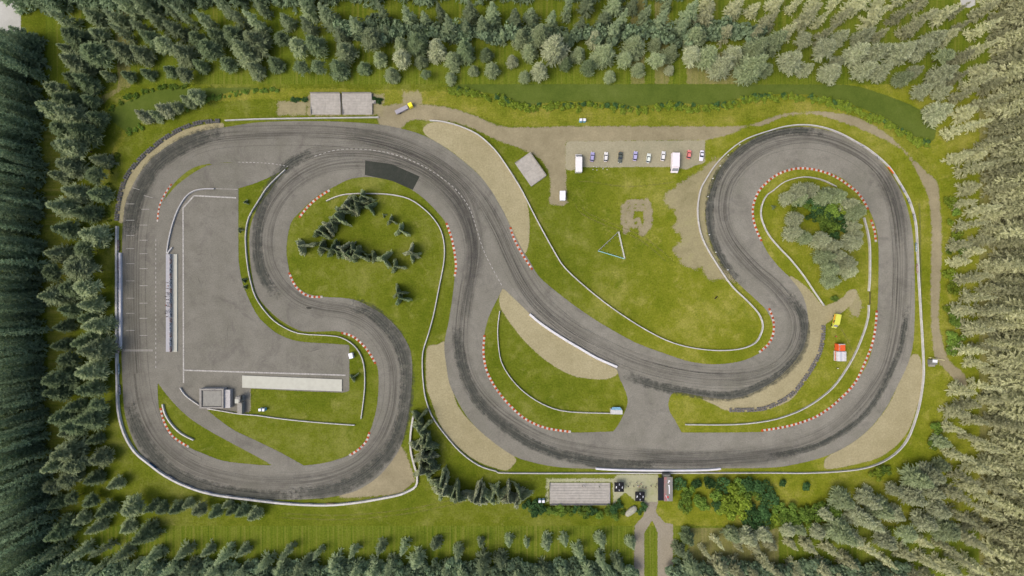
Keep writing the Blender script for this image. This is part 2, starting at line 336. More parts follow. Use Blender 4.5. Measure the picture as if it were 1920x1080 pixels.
def rubber(name, streak, base, col, soft):
    n = NT(name); u = n.attr('su'); v = n.attr('sv'); p = n.pos()
    cv = n.node('ShaderNodeCombineXYZ'); n.put(cv.inputs[0], n.math('MULTIPLY', u, .012)); n.put(cv.inputs[1], n.math('MULTIPLY', v, 1.0))
    f1 = n.rng(n.noise(cv.outputs[0], 1.5, 2, .7), .44, .64)
    cv2 = n.node('ShaderNodeCombineXYZ'); n.put(cv2.inputs[0], n.math('MULTIPLY', u, .006)); n.put(cv2.inputs[1], n.math('MULTIPLY', v, .28))
    f2 = n.rng(n.noise(cv2.outputs[0], 1.0, 3, .6), .35, .65)
    a = n.attr('amt')
    brk = n.rng(n.noise(p, .32, 6, .8), .3, .7, -soft, soft)
    aa = n.math('ADD', a, n.math('MULTIPLY', brk, 1.0))
    aa = n.math('MULTIPLY', n.math('ADD', aa, 0, clamp=True), n.rng(a, 0, .12))
    al = n.math('MULTIPLY', aa, n.math('ADD', n.math('MULTIPLY', n.math('MULTIPLY', f1, n.math('ADD', n.math('MULTIPLY', f2, .55), .45)), streak), base), clamp=True)
    return n.bsdf(lc(*col), .85, al, spec=.2)
MAT['tyre_a'] = rubber('rubber_streaks', .52, .05, (66, 64, 58), .15)
MAT['tyre_b'] = rubber('rubber_heavy', .50, .46, (60, 63, 56), .8)
MAT['tyre_shade_c'] = rubber('rubber_shade_medium', .25, .22, (58, 58, 54), .4)
CIRC = px("256,700 251,620 249,540 250,460 256,400 272,350 300,310 345,277 400,257 470,250 560,248 640,251 720,262 790,286 850,322 900,372 932,425 955,475 980,525 1010,567 1050,602 1100,634 1193,678 1293,702 1380,706 1440,692 1478,660 1493,620 1486,580 1456,540 1416,505 1380,465 1360,430 1352,390 1362,340 1395,298 1440,270 1500,258 1560,266 1620,296 1660,340 1680,400 1687,480 1685,560 1679,620 1661,690 1632,738 1592,783 1542,818 1480,840 1400,853 1300,860 1200,858 1110,850 1030,833 960,796 912,757 882,715 868,670 866,620 873,560 882,510 884,460 870,410 840,367 800,333 750,311 690,303 630,306 582,322 542,350 512,390 498,440 502,490 522,530 558,563 600,578 650,586 690,605 720,637 738,675 743,720 737,775 715,828 678,868 630,892 570,904 500,905 430,896 370,879 322,850 287,810 266,760")
MAT['tyre_d'] = rubber('rubber_skid', .15, .26, (62, 60, 55), .3)
ribbon('tyre_and_shade_marks', CIRC, 4.6, .058, MAT['tyre_a'], trk, True, 9)
ribbon('tyre_and_shade_marks', px("640,252 700,262 760,280 820,315 866,360 890,420 895,480 885,540"), 4.5, .062, MAT['tyre_a'], trk, False, 7, 12)
ribbon('tyre_and_shade_marks', px("560,300 610,285 680,282 740,292 800,318 850,360 880,400"), 4.5, .066, MAT['tyre_a'], trk, False, 7, 10)
for i, (pts, w, mk) in enumerate([
 ("243,450 248,400 256,370 270,343 292,308 322,285 355,266 393,252 425,246", 4.2, 'tyre_b'),
 ("600,284 565,295 535,315 510,345 492,385 482,435 485,490 500,530 524,563", 2.8, 'tyre_b'),
 ("650,571 690,580 722,606 748,640 762,685 763,735 756,785 738,832 706,872 665,902 615,920 540,928", 3.6, 'tyre_b'),
 ("240,750 252,790 275,835 310,877 355,902 420,922 500,932 560,932", 3.6, 'tyre_b'),
 ("857,610 860,650 868,690 885,733 907,764 940,794 993,830 1043,850 1093,862 1150,871 1240,874", 2.8, 'tyre_b'),
 ("1550,250 1490,245 1430,258 1380,288 1350,322 1334,360 1330,400 1335,440 1350,480 1372,512 1398,534", 2.2, 'tyre_b'),
 ("1470,545 1492,570 1507,600 1508,640 1494,672 1465,702 1430,722 1393,738 1353,743 1310,738 1260,730 1213,718 1165,700", 2.5, 'tyre_b'),
 ("1700,567 1696,613 1687,655 1673,690 1645,745 1613,785 1573,815 1527,837 1480,849 1430,858", 1.6, 'tyre_b'),
 ("1640,310 1664,345 1682,390 1690,430 1692,470", 4.5, 'tyre_shade_c'),  # soft shade over the bend, painted as a dark band
 ("840,350 870,400 885,460 880,540 872,600", 3.0, 'tyre_shade_c'),
 ("1180,850 1240,858 1330,862 1420,858 1500,845", 4.0, 'tyre_shade_c')]):
    ribbon('tyre_and_shade_marks', px(pts), w, .070+.004*i, MAT[mk], trk, False, 9, 12)
# single skid lines that wander over the racing line
rs = random.Random(11); CP = smooth(CIRC, True, 3); NC = len(CP); k_ = 0
thin = None
for q in range(46):
    i0 = rs.randrange(NC); ln = rs.randint(8, 26); off = rs.uniform(-24, 24); dr = rs.uniform(-.7, .7); pts = []
    for j in range(ln):
        a = CP[(i0+j) % NC]; b = CP[(i0+j+1) % NC]; L_ = math.hypot(b[0]-a[0], b[1]-a[1])+1e-6
        o_ = max(-30, min(30, off+dr*j)); pts.append((a[0]-(b[1]-a[1])/L_*o_, a[1]+(b[0]-a[0])/L_*o_))
    ribbon('skid_mark', pts, rs.uniform(.12, .26), .118+.0002*q, MAT['tyre_d'], trk, False, 3, 6, sm=False)
for q in range(16):       # faint manoeuvring marks on the paddock
    cx, cy = rs.uniform(365, 435), rs.uniform(400, 680); 
    if q % 3 == 0: cx, cy = rs.uniform(460, 620), rs.uniform(655, 690)
    R_ = rs.uniform(25, 90); a0 = rs.uniform(0, 6.28); da = rs.uniform(.3, .7)
    pts = [(cx+R_*(math.cos(a0+da*j/8)-math.cos(a0+da/2)), cy+R_*(math.sin(a0+da*j/8)-math.sin(a0+da/2))) for j in range(9)]
    if any(not (348 < p[0] < (445 if p[1] < 640 else 645) and 372 < p[1] < 690) for p in pts): continue
    ribbon('skid_mark', pts, rs.uniform(.14, .3), .112+.0002*q, MAT['tyre_d'], trk, False, 3, 3, sm=False)
rut = NT('wheel_rut'); MAT['rut'] = rut.bsdf(lc(150, 142, 88, .66), 1, rut.math('MULTIPLY', rut.attr('amt'), rut.rng(rut.noise(rut.pos(), .5, 5, .8), .4, .6, .0, .5)), spec=.02)
for q, pts in enumerate((px("1075,375 1090,400 1130,420 1200,450 1260,500"), px("1082,372 1098,396 1136,415 1206,444 1268,494"), px("520,962 640,966 760,955 880,930 1000,900"), px("520,970 640,974 762,963 884,938 1004,908"), px("1275,340 1180,350 1100,340 1068,345"), px("1560,590 1590,640 1600,680 1560,715"))):
    tag(ribbon('wheel_rut', pts, .45, .034+.001*q, MAT['rut'], None, False, 3, 8), kind='structure')
pt = MB(); pt.prism([W(*p) for p in px("685,301 735,308 787,331 774,356 735,339 684,328")], .05, .13)
pt.build('asphalt_patch', MAT['patch'], trk)
MAT['line'] = paint('white_line', (164, 162, 154), .8, .25, .1)
def line_mb(mb, a, b, w, z=.135):
    (x0, y0), (x1, y1) = W(*a), W(*b); L = math.hypot(x1-x0, y1-y0) or 1; nx, ny = -(y1-y0)/L*w/2, (x1-x0)/L*w/2
    mb.add([(x0-nx, y0-ny, z), (x1-nx, y1-ny, z), (x1+nx, y1+ny, z), (x0+nx, y0+ny, z)], [(0, 1, 2, 3)])
mk = MB()
for y in (67, 159, 244, 318, 403, 500, 597, 682, 778): line_mb(mk, (236.5, 360+y/3), (252.5, 360+y/3), .2)
line_mb(mk, (249, 352), (262, 356), .2); line_mb(mk, (270, 366.5), (286.5, 371), .2)
for y in (97, 186, 271, 347, 431, 527, 625, 710, 806): line_mb(mk, ((262 if y > 150 else 265), 360+y/3), ((277 if y > 150 else 280), 360+y/3), .22)
mk.build('grid_marking', MAT['line'], trk)
mk = MB(); line_mb(mk, (231, 656), (287, 656), .2); line_mb(mk, (231, 658), (287, 658), .2); mk.build('finish_line', MAT['line'], trk)
def dashed(pts, on, off, w, name='dashed_line'):
    P = [Vector(p) for p in smooth(pts, False, 8)]; mb = MB(); d = 0; last = P[0]; drawing = True; acc = 0
    for p in P[1:]:
        while (p-last).length > 1e-6:
            lim = (on if drawing else off)-acc; L = (p-last).length; st = min(lim, L); q = last+(p-last).normalized()*st
            if drawing: line_mb(mb, last, q, w)
            acc += st; last = q
            if acc >= (on if drawing else off)-1e-6: drawing = not drawing; acc = 0
    mb.build(name, MAT['line'], trk)
dashed(px("292.5,448 292.5,540 292.5,690"), 4.2, 4.6, .3)
dashed(px("447,304 480,305 510,307 540,312"), 4, 3, .25)
dashed(px("590,293 623,283 653,279.5 693,281 733,288 773,302 803,317 833,337 857,358 880,390 893,427 907,470 927,510 942,537"), 5, 3.6, .28)
mk = MB(); line_mb(mk, (402, 354), (446, 355), .2)
for a, b in (((343.5, 390), (344.5, 718)), ((343.5, 390), (364, 367)), ((364, 367), (443, 371)), ((345, 694), (648, 703.5))): line_mb(mk, a, b, .62)
mk.build('paddock_line', MAT['line'], trk)
# ================================================================== KERBS
MAT['plwhite0'] = paint('post_white', (196, 196, 190), .5, .05)
MAT['kred'] = paint('kerb_red', (162, 70, 24), .7, .3, .2, .7); MAT['kwhite'] = paint('kerb_white', (178, 174, 163), .7, .3, .2, .7)
def resample(P, step):
    P = [Vector(p) for p in P]; out = [P[0]]; acc = 0
    for a, b in zip(P[:-1], P[1:]):
        L = (b-a).length; d = step-acc
        while d <= L+1e-9: out.append(a+(b-a)*(d/L)); d += step
        acc = (acc+L) % step if L else acc
        acc = L-(d-step)
    return out
def kerb(pts, label, w=1.05, z0=.05):
    P = [Vector(W(*p)) for p in smooth(pts, False, 8)]; Q = resample(P, 1.03); mb = MB()
    for i in range(len(Q)-1):
        a, b = Q[i], Q[i+1]; tn = (b-a).normalized(); n = Vector((-tn.y, tn.x))
        p = Q[max(i-1, 0)]; q = Q[min(i+2, len(Q)-1)]
        ta = (b-p).normalized(); tb = (q-a).normalized(); na = Vector((-ta.y, ta.x))*w/2; nb = Vector((-tb.y, tb.x))*w/2
        ring = lambda c, m: [(c.x-m.x, c.y-m.y, z0-.04), (c.x+m.x, c.y+m.y, z0-.04), (c.x+m.x*.8, c.y+m.y*.8, z0+.06), (c.x, c.y, z0+.1), (c.x-m.x*.8, c.y-m.y*.8, z0+.06)]
        mb.loft([ring(a, na), ring(b, nb)], i % 2, cap=(i in (0, len(Q)-2)))
    o = mb.build('kerb', [MAT['kred'], MAT['kwhite']]); tag(o, label, 'kerb', 'red and white kerbs along the track edge')
kerb(px("322,345 311,361 302,378 297.5,395 295,418"), 'short red and white kerb on the tip of the thin grass crescent at the end of the starting grid', .75)
kerb(px("561,408 577,388 597,370 619,356"), 'red and white kerb at the upper left edge of the grass island with the star-shaped young spruces')
kerb(px("542,511 552,533 567,549 583,556 608,556.5"), 'red and white kerb at the lower left edge of the grass island with the star-shaped young spruces')
kerb(px("640,624 660,630 677,643 693,662 706,685"), 'red and white kerb right of the corner of the grey paddock, beside the small white cabin')
kerb(px("837,418 847,447 853,477 855,503 852,521"), 'gently curved red and white kerb right of the barrier round the island with the young spruces')
kerb(px("693,810 687,827 673,842 655,854"), 'shortest red and white kerb in the inside of the lower left bend, right of the access road')
kerb(px("301.5,765 305,783 312,800 323,817 337,828 354,838"), 'red and white kerb on the pointed grass wedge below the starting straight')
kerb(px("957,426 962,443 977,473 990,493 1000,508"), 'straight slanting red and white kerb at the foot of the long gravel trap in the middle')
kerb(px("908.5,628 906.5,660 912,693 926,722 945,748 960,764 980,782 1003,795 1030,804 1073,810"), 'long red and white kerb round the grass island right of the lower gravel trap, ending at the crossing')
kerb(px("1442,578 1450,600 1450,625 1441,645 1423,661"), 'red and white kerb inside the hairpin, facing the yellow van')
kerb(px("1428,452 1420,435 1413,413 1412,387 1422,360 1440,340 1460,326 1487,317 1515,316 1547,323 1573,335 1593,349 1607,360 1619,376 1628,393"), 'long horseshoe red and white kerb round the top of the wooded island')
kerb(px("1633,412 1640,433 1642.5,455"), 'very short red and white kerb right of the wooded island')
kerb(px("1644,582 1642,610 1636,643 1623,677 1603,718 1573,750 1547,771 1517,787 1473,800 1424,808"), 'longest red and white kerb, sweeping round the lower right infield below the red and white truck')
# ================================================================== BARRIERS
MAT['white'] = paint('barrier_white', (176, 174, 167), .6, .16, .3, .6)
MAT['white2'] = paint('barrier_bright', (190, 189, 188), .5, .08, .3, .6)
MAT['steel'] = paint('barrier_steel', (150, 150, 148), .45, .15, .4, 1)
BARRIERS = []
def wallpath(pts, h, w, zoff=0, k=4, closed=False):
    return [Vector(W(p[0], p[1], h*.5)) for p in smooth(pts, closed, k)]
def barrier(pts, label, h=.95, w=.45, mat='white', adverts=(), name='barrier', cat='barrier', k=3):
    P = wallpath(pts, h, w, 0, k); mb = MB(); n = len(P); secs = []
    for i, c in enumerate(P):
        tn = (P[min(i+1, n-1)]-P[max(i-1, 0)]).normalized(); m = Vector((-tn.y, tn.x))*w/2
        secs.append([(c.x-m.x, c.y-m.y, 0), (c.x+m.x, c.y+m.y, 0), (c.x+m.x*.95, c.y+m.y*.95, h*.35), (c.x+m.x*.82, c.y+m.y*.82, h), (c.x-m.x*.82, c.y-m.y*.82, h), (c.x-m.x*.95, c.y-m.y*.95, h*.35)])
    mb.loft(secs); o = mb.build(name, MAT[mat]); tag(o, label, cat, 'white safety barriers along the track')
    for (a, b, col) in adverts:     # advertising boards fixed to the face towards the track
        A = Vector(W(*a, h*.5)); B = Vector(W(*b, h*.5))
        board(A, B, h, w, col, o)
    return o
def advmat(name, bg, fg):
    n = NT(name); p = n.objco(); cx = n.attr('su'); cz = n.attr('sv')
    v = n.node('ShaderNodeCombineXYZ'); n.put(v.inputs[0], cx); n.put(v.inputs[1], cz)
    f = n.noise(n.mapped(v.outputs[0], (1.3, 1.1, 1)), 1.6, 2, .5)
    return n.bsdf(n.mix(n.rng(f, .47, .53), lc(*bg), lc(*fg)), .5, spec=.3)
ADV = {'red': advmat('advert_red', (122, 88, 80), (170, 160, 152)), 'dark': advmat('advert_dark', (70, 74, 82), (178, 180, 180)),
       'blue': advmat('advert_blue', (42, 54, 88), (56, 104, 122)), 'teal': advmat('advert_teal', (84, 116, 122), (166, 174, 172)),
       'orange': advmat('advert_orange', (196, 94, 30), (214, 120, 50)), 'violet': advmat('advert_violet', (108, 108, 130), (168, 168, 178))}
def board(A, B, h, w, col, parent):
    d = (B-A); L = d.length; d.normalize(); m = Vector((-d.y, d.x))
    mid = (A+B)/2
    if m.dot(-mid) < 0: m = -m
    a = A+m*(w/2+.04); b = B+m*(w/2+.04); t_ = m*.05
    V = [(a.x, a.y, .06), (b.x, b.y, .06), (b.x, b.y, h+.03), (a.x, a.y, h+.03), (a.x+t_.x, a.y+t_.y, .06), (b.x+t_.x, b.y+t_.y, .06), (b.x+t_.x, b.y+t_.y, h+.03), (a.x+t_.x, a.y+t_.y, h+.03)]
    F = [(0, 1, 2, 3), (7, 6, 5, 4), (0, 4, 5, 1), (1, 5, 6, 2), (2, 6, 7, 3), (3, 7, 4, 0)]
    me = mesh('advert_board', V, F, ADV[col], {'su': [0, L, L, 0]*2, 'sv': [0, 0, h, h]*2})
    o = bpy.data.objects.new('advert_board', me); link(o, parent)
barrier(px("422,226 480,223.5 560,222 640,221 710,220"), 'white barrier along the top edge below the two twin concrete terraces')
barrier(px("806,226 830,228 863,237 897,253 927,280 947,307 962,330 980,360 1007,413 1040,473 1060,503 1100,540 1147,577 1200,612 1247,637 1287,650 1327,656 1360,657 1393,653 1417,642 1428,623 1430,607 1422,587 1400,563 1373,537 1347,500 1323,460 1312,430 1308,393 1313,358 1323,337 1343,307 1370,280 1400,260 1440,246 1473,237 1507,234 1540,238 1573,249 1607,267 1633,283 1667,313 1687,343 1697,360 1707,380 1717,417 1720,460 1723,527 1727,593 1730,643 1732,693 1730,722 1723,763 1707,813 1687,843 1657,865 1620,878 1573,884 1507,887 1440,886.5 1200,887 960,887 930,883 897,872 863,847 833,813 810,780 798,747 794,720 792,693 793,660 803,627 813,590 823,540 832,493 833,460 827,433 813,410 793,390 767,373 733,365 693,363 653,364 630,369 612,377"),
 'very long white barrier winding from upper gravel trap round the right side', 1.0, .45,
 adverts=[((1537,236.5), (1550,240), 'red'), ((1608,266), (1620,274), 'violet'), ((1644,292), (1650,298), 'dark'), ((1666,312), (1676,325), 'orange'), ((1689,346), (1697,361), 'violet'), ((1702,371), (1707,382), 'dark'), ((1713,400), (1716,413), 'dark'), ((1718,455), (1719,472), 'teal'), ((1720,495), (1721,512), 'red')])
barrier(px("219.5,424 219,470 219,560 219,650 220,720 222,770 233,813 253,847 280,870 310,892 350,912 400,927 480,938 547,945 613,947 663,943 713,935 747,928 763,922 780,911 782,890 777,873 770,843 770,813 775,780"),
 'white barrier with advertising boards along the starting straight and the lower left bend', 1.1, .95,
 adverts=[((220.5,450), (220.5,470), 'red'), ((220.5,488), (220.5,507), 'red'), ((220.5,527), (220.5,547), 'dark'), ((220.5,566), (220.5,586), 'dark'), ((220.5,605), (220.5,624), 'dark'), ((220.5,643), (220.5,663), 'red'), ((221,682), (221,702), 'teal'), ((222,722), (223,740), 'dark'),
  ((279,869), (292,879), 'blue'), ((312,892), (326,900), 'dark'), ((346,910), (360,915), 'dark'), ((382,922), (398,926), 'violet'), ((421,930), (437,932), 'dark'), ((459,935), (474,937), 'dark'), ((497,939.5), (512,941), 'dark'), ((536,944), (552,945), 'dark'), ((574,946), (590,946.5), 'dark'), ((612,946.5), (628,946), 'red'), ((650,944.5), (662,943), 'dark')])
barrier(px("225.5,474 226,500 226,560 226,620 225.5,654"), 'bright white plastic barrier standing in front of the boards on the starting straight', 1.0, 1.0, 'white2', k=2)
barrier(px("535,318 517,335 500,353 487,373 467,407 461,437 461,463 464,495 470,527 480,558 500,587 523,608 560,625 613,629 640,633 663,647 677,667 683,690 684,720 682,747 677,785"), 'S-shaped white barrier between the grey paddock and the inner bends', .9, .4)
barrier(px("338,727 346,739 359,750 374,760"), 'short white barrier left of the grey flat-roofed building', .9, .4)
barrier(px("389,766 419,771 449,776 484,779 518,784 563,789 620,794 665,797"), 'straight white barrier behind the small tower and two portable toilets', .9, .4)
barrier(px("305,758 310,777 323,797 340,813 363,825"), 'curved white barrier on the pointed grass wedge below the starting straight', .9, .6)
barrier(px("937,583 933,620 937,667 947,693 967,720 993,743 1027,762 1067,772 1147,775"), 'curved white barrier ending at the small blue and grey hut', .9, .4)
barrier(px("1568,350 1540,337 1507,332 1473,340 1450,357 1437,367 1428,387 1428,410 1440,438 1460,463 1483,487 1507,517 1527,547 1545,573"), 'white barrier hooking round the left side of the wooded island', .95, .4)
barrier(px("1620,408 1628,440 1631,467 1631,520 1629,546"), 'white barrier right of the wooded island above the brown gate', .95, .6)
barrier(px("1629,572 1628,593 1620,623 1600,670 1570,717 1543,743 1513,763 1480,778 1440,789 1377,796 1285,796"), 'curved white barrier right of the red and white truck', .95, .45)
barrier(px("993,589 1013,606 1050,631 1087,653 1120,672 1157,688"), 'wide bright white barrier along the upper edge of the central gravel trap', 1.0, 1.1, 'white2')
barrier(px("1117,878.5 1150,880.5 1187,881.5 1260,882 1327,881 1351,878.5"), 'bright white plastic barrier at the track edge above the black gazebos', 1.0, .9, 'white2', k=2)
barrier(px("402,354 380,354.5 362,359 347,371 333,395 323,423 316,453 313,475"), 'grey steel guard rail curving along the top left of the paddock', .75, .55, 'steel')
barrier(px("314,476 318,470 323,464"), 'short grey steel rail slanting at the top end of the pit wall', .8, .7, 'steel', k=1)
# gate
gt = empty('field_gate', (*W(1629.5, 559), 0), 0, 'dark brown gate closing the gap between two white barriers', 'gate')
MAT['brown'] = paint('wood_brown', (84, 76, 52), .8, .2); MAT['black'] = paint('black_plastic', (30, 31, 33), .5, .2)
for y in (-2.6, 2.6): b = MB(); b.box((0, y, .6), (.2, .2, 1.2)); b.build('gate_post', MAT['brown'], gt)
b = MB()
for z in (.3, .6, .9): b.box((0, 0, z), (.08, 5, .12))
b.build('gate_leaf', MAT['brown'], gt)
names_ = ['highest', 'second', 'third', 'fourth', 'fifth', 'sixth', 'seventh', 'lowest']
for i, (x, y) in enumerate(((1386,272), (1364.5,291), (1349.5,311.5), (1336,335), (1327,369), (1329.5,440), (1341.5,473), (1364,506))):
    b = MB(); b.tube((0, 0, 0), (0, 0, .75), .2, .16, 10); b.tube((0, 0, .75), (0, 0, .85), .22, .1, 10)
    tag(b.build('marker_post', MAT['plwhite0'], loc=(*W(x, y), .03)), '%s white marker post between the barrier and the left edge of the right hairpin' % names_[i], 'marker post', 'white marker posts along the hairpin')
# ================================================================== TYRE WALLS
n_ = NT('tyre_rubber'); MAT['tyre'] = n_.bsdf(scaled(n_, lc(96, 94, 90), n_.rng(n_.noise(n_.objco(), 1.5, 3), .3, .7, .5, 2.0)), .8)
MAT['tyrew'] = paint('tyre_painted', (190, 186, 176), .7, .2)
def tyre_mesh():
    mb = MB(); R, r, n = .34, .13, 14
    for k in range(3):
        z0 = .13+k*.25; secs = []
        for i in range(n+1):
            a = 2*PI*i/n; secs.append([(math.cos(a)*(R+r*math.cos(b)), math.sin(a)*(R+r*math.cos(b)), z0+r*math.sin(b)) for b in [2*PI*j/7 for j in range(7)]])
        mb.loft(secs, 0, cap=False)
    o = mb.build('tyre_stack', MAT['tyre'], smooth_=True); return o
proto = None; proto2 = None
def tyre_wall(pts, label):
    global proto
    root = empty('tyre_wall', (*W(*pts[0]), 0), 0, label, 'tyre wall', 'tyre walls outside the bends')
    P = [Vector(W(*p)) for p in smooth(pts, False, 6)]
    Q = resample(P, 1.12); cnt = 0; extra = MB()
    base = root.location
    for i, c in enumerate(Q):
        tn = (Q[min(i+1, len(Q)-1)]-Q[max(i-1, 0)]).normalized(); m = Vector((-tn.y, tn.x))
        for sd in (-1, 1):
            if (i*2+(sd > 0)) % 9 == 4: continue      # gaps where a stack is missing
            p = c+m*sd*.47+Vector((random.uniform(-.06, .06), random.uniform(-.06, .06)))
            if cnt < 100:
                if proto is None: proto = tyre_mesh(); o = proto; o.parent = root
                else:
                    o = proto.copy(); C.objects.link(o); o.parent = root
                o.location = (p.x-base.x, p.y-base.y, 0); o.rotation_euler = (0, 0, random.uniform(0, 6))
            else:
                me = proto.data; b = len(extra.V)
                extra.V += [(v.co.x+p.x-base.x, v.co.y+p.y-base.y, v.co.z) for v in me.vertices]
                fs = [tuple(b+k for k in q.vertices) for q in me.polygons]; extra.F += fs; extra.MI += [0]*len(fs)
            cnt += 1
    if extra.V:
        o = extra.build('tyre_stacks', MAT['tyre'], root, smooth_=True); o['kind'] = 'stuff'
tyre_wall(px("411,227 390,228.5 367,232 330,247 293,272 260,302 237,333 227,363 222,387 219,416"), 'long double row of black tyres curving round the top left bend')
tyre_wall(px("1543,612 1540,647 1527,680 1503,717 1480,742 1440,763 1410,768 1365,768.5"), 'double row of black tyres curving round the outside of the lower right hairpin')
# ================================================================== BUILDINGS
MAT['conc'] = paint('concrete_pale', (152, 148, 138), .85, .12, .2, .8)
MAT['conc2'] = paint('concrete_grey', (136, 133, 125), .85, .12, .2, .8)
MAT['cream'] = paint('concrete_cream', (166, 166, 152), .8, .06, .2, .5)
MAT['greyroof'] = paint('roof_felt', (128, 127, 118), .85, .12, .2, .9)
MAT['dark'] = paint('dark_trim', (70, 70, 66), .7, .15)
MAT['lightwall'] = paint('wall_light', (160, 158, 154), .7, .1)
MAT['blue'] = paint('blue_plastic', (98, 160, 190), .5, .08); MAT['plwhite'] = paint('white_plastic', (202, 204, 205), .4, .05)
def rect(cx, cy, w, d, a=0):
    co, si = math.cos(a), math.sin(a)
    return [(cx+x*co-y*si, cy+x*si+y*co) for x, y in ((-w/2, -d/2), (w/2, -d/2), (w/2, d/2), (-w/2, d/2))]
def terrace(x0, y0, x1, y1, steps, rise, label, up='n', splits=1, rz=0, ctr=None, walls=True):
    # corners in photo pixels; a concrete terrace of broad steps rising away from the track
    (ax, ay), (bx, by) = W(x0, y1), W(x1, y0); w, d = bx-ax, by-ay
    cx, cy = ((ax+bx)/2, (ay+by)/2) if ctr is None else ctr
    root = empty('spectator_terrace', (cx, cy, 0), rz, label, 'terrace')
    dd = d/steps
    for j in range(splits):
        sw = w/splits; xc = -w/2+sw*(j+.5); mb = MB()
        for i in range(steps):
            z = rise*(i+1); yy = -d/2+dd*(i+.5) if up == 'n' else d/2-dd*(i+.5)
            mb.box((xc, yy, z/2), (sw-.04, dd-.002, z))
        mb.build('stepped_deck', MAT['conc'], root)
    zt = rise*steps; yb = (d/2+.12) if up == 'n' else -(d/2+.12)
    mb = MB(); mb.box((0, yb, zt/2+.45), (w, .12, zt+.9)); mb.build('back_wall', MAT['conc2'], root)
    for s_ in (-1, 1): mb = MB(); mb.box((s_*(w/2+.1), 0, zt*.3), (.16, d, zt*.6)); mb.build('side_wall', MAT['conc2'], root)
    return root
terrace(584, 177, 639, 215, 8, .16, 'left one of two twin pale concrete terraces at the top, beside the tow truck', 'n', 2)
terrace(643, 177, 698, 215, 8, .16, 'right one of two twin pale concrete terraces at the top, beside the tow truck', 'n', 2)
r_ = terrace(1031, 905, 1143, 943, 8, .13, 'long pale concrete terrace at the bottom, left of the two black gazebos', 's', 4)
ps = [W(*p) for p in px("966,307 993,286 1023,330 996,350")]
cx, cy = sum(p[0] for p in ps)/4, sum(p[1] for p in ps)/4
ang = math.atan2(ps[3][1]-ps[0][1], ps[3][0]-ps[0][0])
terrace(0, 0, 52.5, 34, 7, .14, 'tilted grey concrete terrace on the grass beside the upper gravel trap', 'n', 2, ang, (cx, cy))
# concrete steps of the small annex
an = MB(); an.prism([W(*p) for p in px("698.5,189 705,189 705,195 698.5,195")], 0, .8); an.prism([W(*p) for p in px("698.5,191.5 703,191.5 703,195 698.5,195")], .8, 1.2)
tag(an.build('concrete_block', MAT['conc']), 'small pale concrete block at the right side of the twin terraces', 'block')
# pit wall
root = empty('pit_wall', (*W(326, 568), 0), 0, 'long narrow pit wall with cream platform and coloured banner fence beside the starting straight', 'pit wall')
L = (660-477)*M
b = MB(); x0, x1 = W(322.6, 0, .4)[0]-root.location.x, W(332, 0, .4)[0]-root.location.x
b.box(((x0+x1)/2, 0, .2), (x1-x0, L, .4)); b.build('platform', MAT['cream'], root)
b = MB(); b.box((x0-1.47, 0, .09), (2.9, L, .18)); b.build('walkway', paint('walkway_grey', (150, 150, 153), .7, .08), root)
pal = ['red', 'dark', 'dark', 'teal', 'violet', 'dark', 'red', 'dark']
fy = -L/2; i = 0
for y in np.arange(-L/2, L/2-.5, 2.2):
    c = pal[(i*5+i//3) % 8]; ln = min(2.15, L/2-y)
    V = [(x0-.02, y, .4), (x0-.02, y+ln, .4), (x0-.12, y+ln, 1.75), (x0-.12, y, 1.75), (x0-.1, y, .4), (x0-.1, y+ln, .4), (x0-.2, y+ln, 1.75), (x0-.2, y, 1.75)]
    me = mesh('banner', V, [(0, 1, 2, 3), (7, 6, 5, 4), (0, 4, 5, 1), (1, 5, 6, 2), (2, 6, 7, 3), (3, 7, 4, 0)], ADV[c], {'su': [i*3.3, i*3.3+ln, i*3.3+ln, i*3.3]*2, 'sv': [0, 0, 1.4, 1.4]*2})
    o = bpy.data.objects.new('banner', me); link(o, root); i += 1
b = MB()
for y in np.arange(-L/2, L/2+.1, 4.4): b.tube((x0-.28, min(y, L/2-.1), .18), (x0-.28, min(y, L/2-.1), 1.85), .04)
b.tube((x0-.28, -L/2, 1.8), (x0-.28, L/2-.1, 1.8), .03); b.build('rail', MAT['steel'], root)
# cream slab at the paddock foot
b = MB(); b.prism([W(p[0], p[1], .45) for p in px("454,704 641,711.5 641,734 454,727")], 0, .45)
tag(b.build('loading_platform', MAT['cream'], bevel=.03), 'long cream concrete platform at the lower edge of the grey paddock', 'platform')
# flat roofed building
root = empty('flat_roofed_building', (*W(399, 745), 0), 0, 'square grey flat-roofed building with raised parapet beside the access road', 'building')
ox, oy = root.location.x, root.location.y
def loc(P): return [(p[0]-ox, p[1]-oy) for p in P]
hb = 2.7; R0 = [W(p[0], p[1], hb) for p in px("374.5,728.5 419.5,728.5 419.5,765.5 374.5,765.5")]
b = MB(); b.prism(loc(R0), 0, hb-.25); b.build('wall', MAT['lightwall'], root)
X0, X1 = min(p[0] for p in loc(R0)), max(p[0] for p in loc(R0)); Y0, Y1 = min(p[1] for p in loc(R0)), max(p[1] for p in loc(R0))
b = MB(); b.box(((X0+X1)/2, (Y0+Y1)/2, hb-.2), (X1-X0-1.6, Y1-Y0-1.2, .12)); b.build('roof', MAT['greyroof'], root)
b = MB(); b.box(((X0+X1)/2, Y1-.35, hb), (X1-X0+.1, .7, .55)); b.box(((X0+X1)/2, Y0+.3, hb), (X1-X0+.1, .6, .55))
b.box((X0+.45, (Y0+Y1)/2, hb), (.9, Y1-Y0-1.3, .55)); b.box((X1-.4, (Y0+Y1)/2, hb), (.8, Y1-Y0-1.3, .55)); b.build('parapet', MAT['conc2'], root)
b = MB(); b.box(((X0+X1)/2, Y1-.83, hb+.0), (X1-X0-1.6, .25, .3)); b.box(((X0+X1)/2, Y0+.72, hb+.0), (X1-X0-1.6, .22, .3))
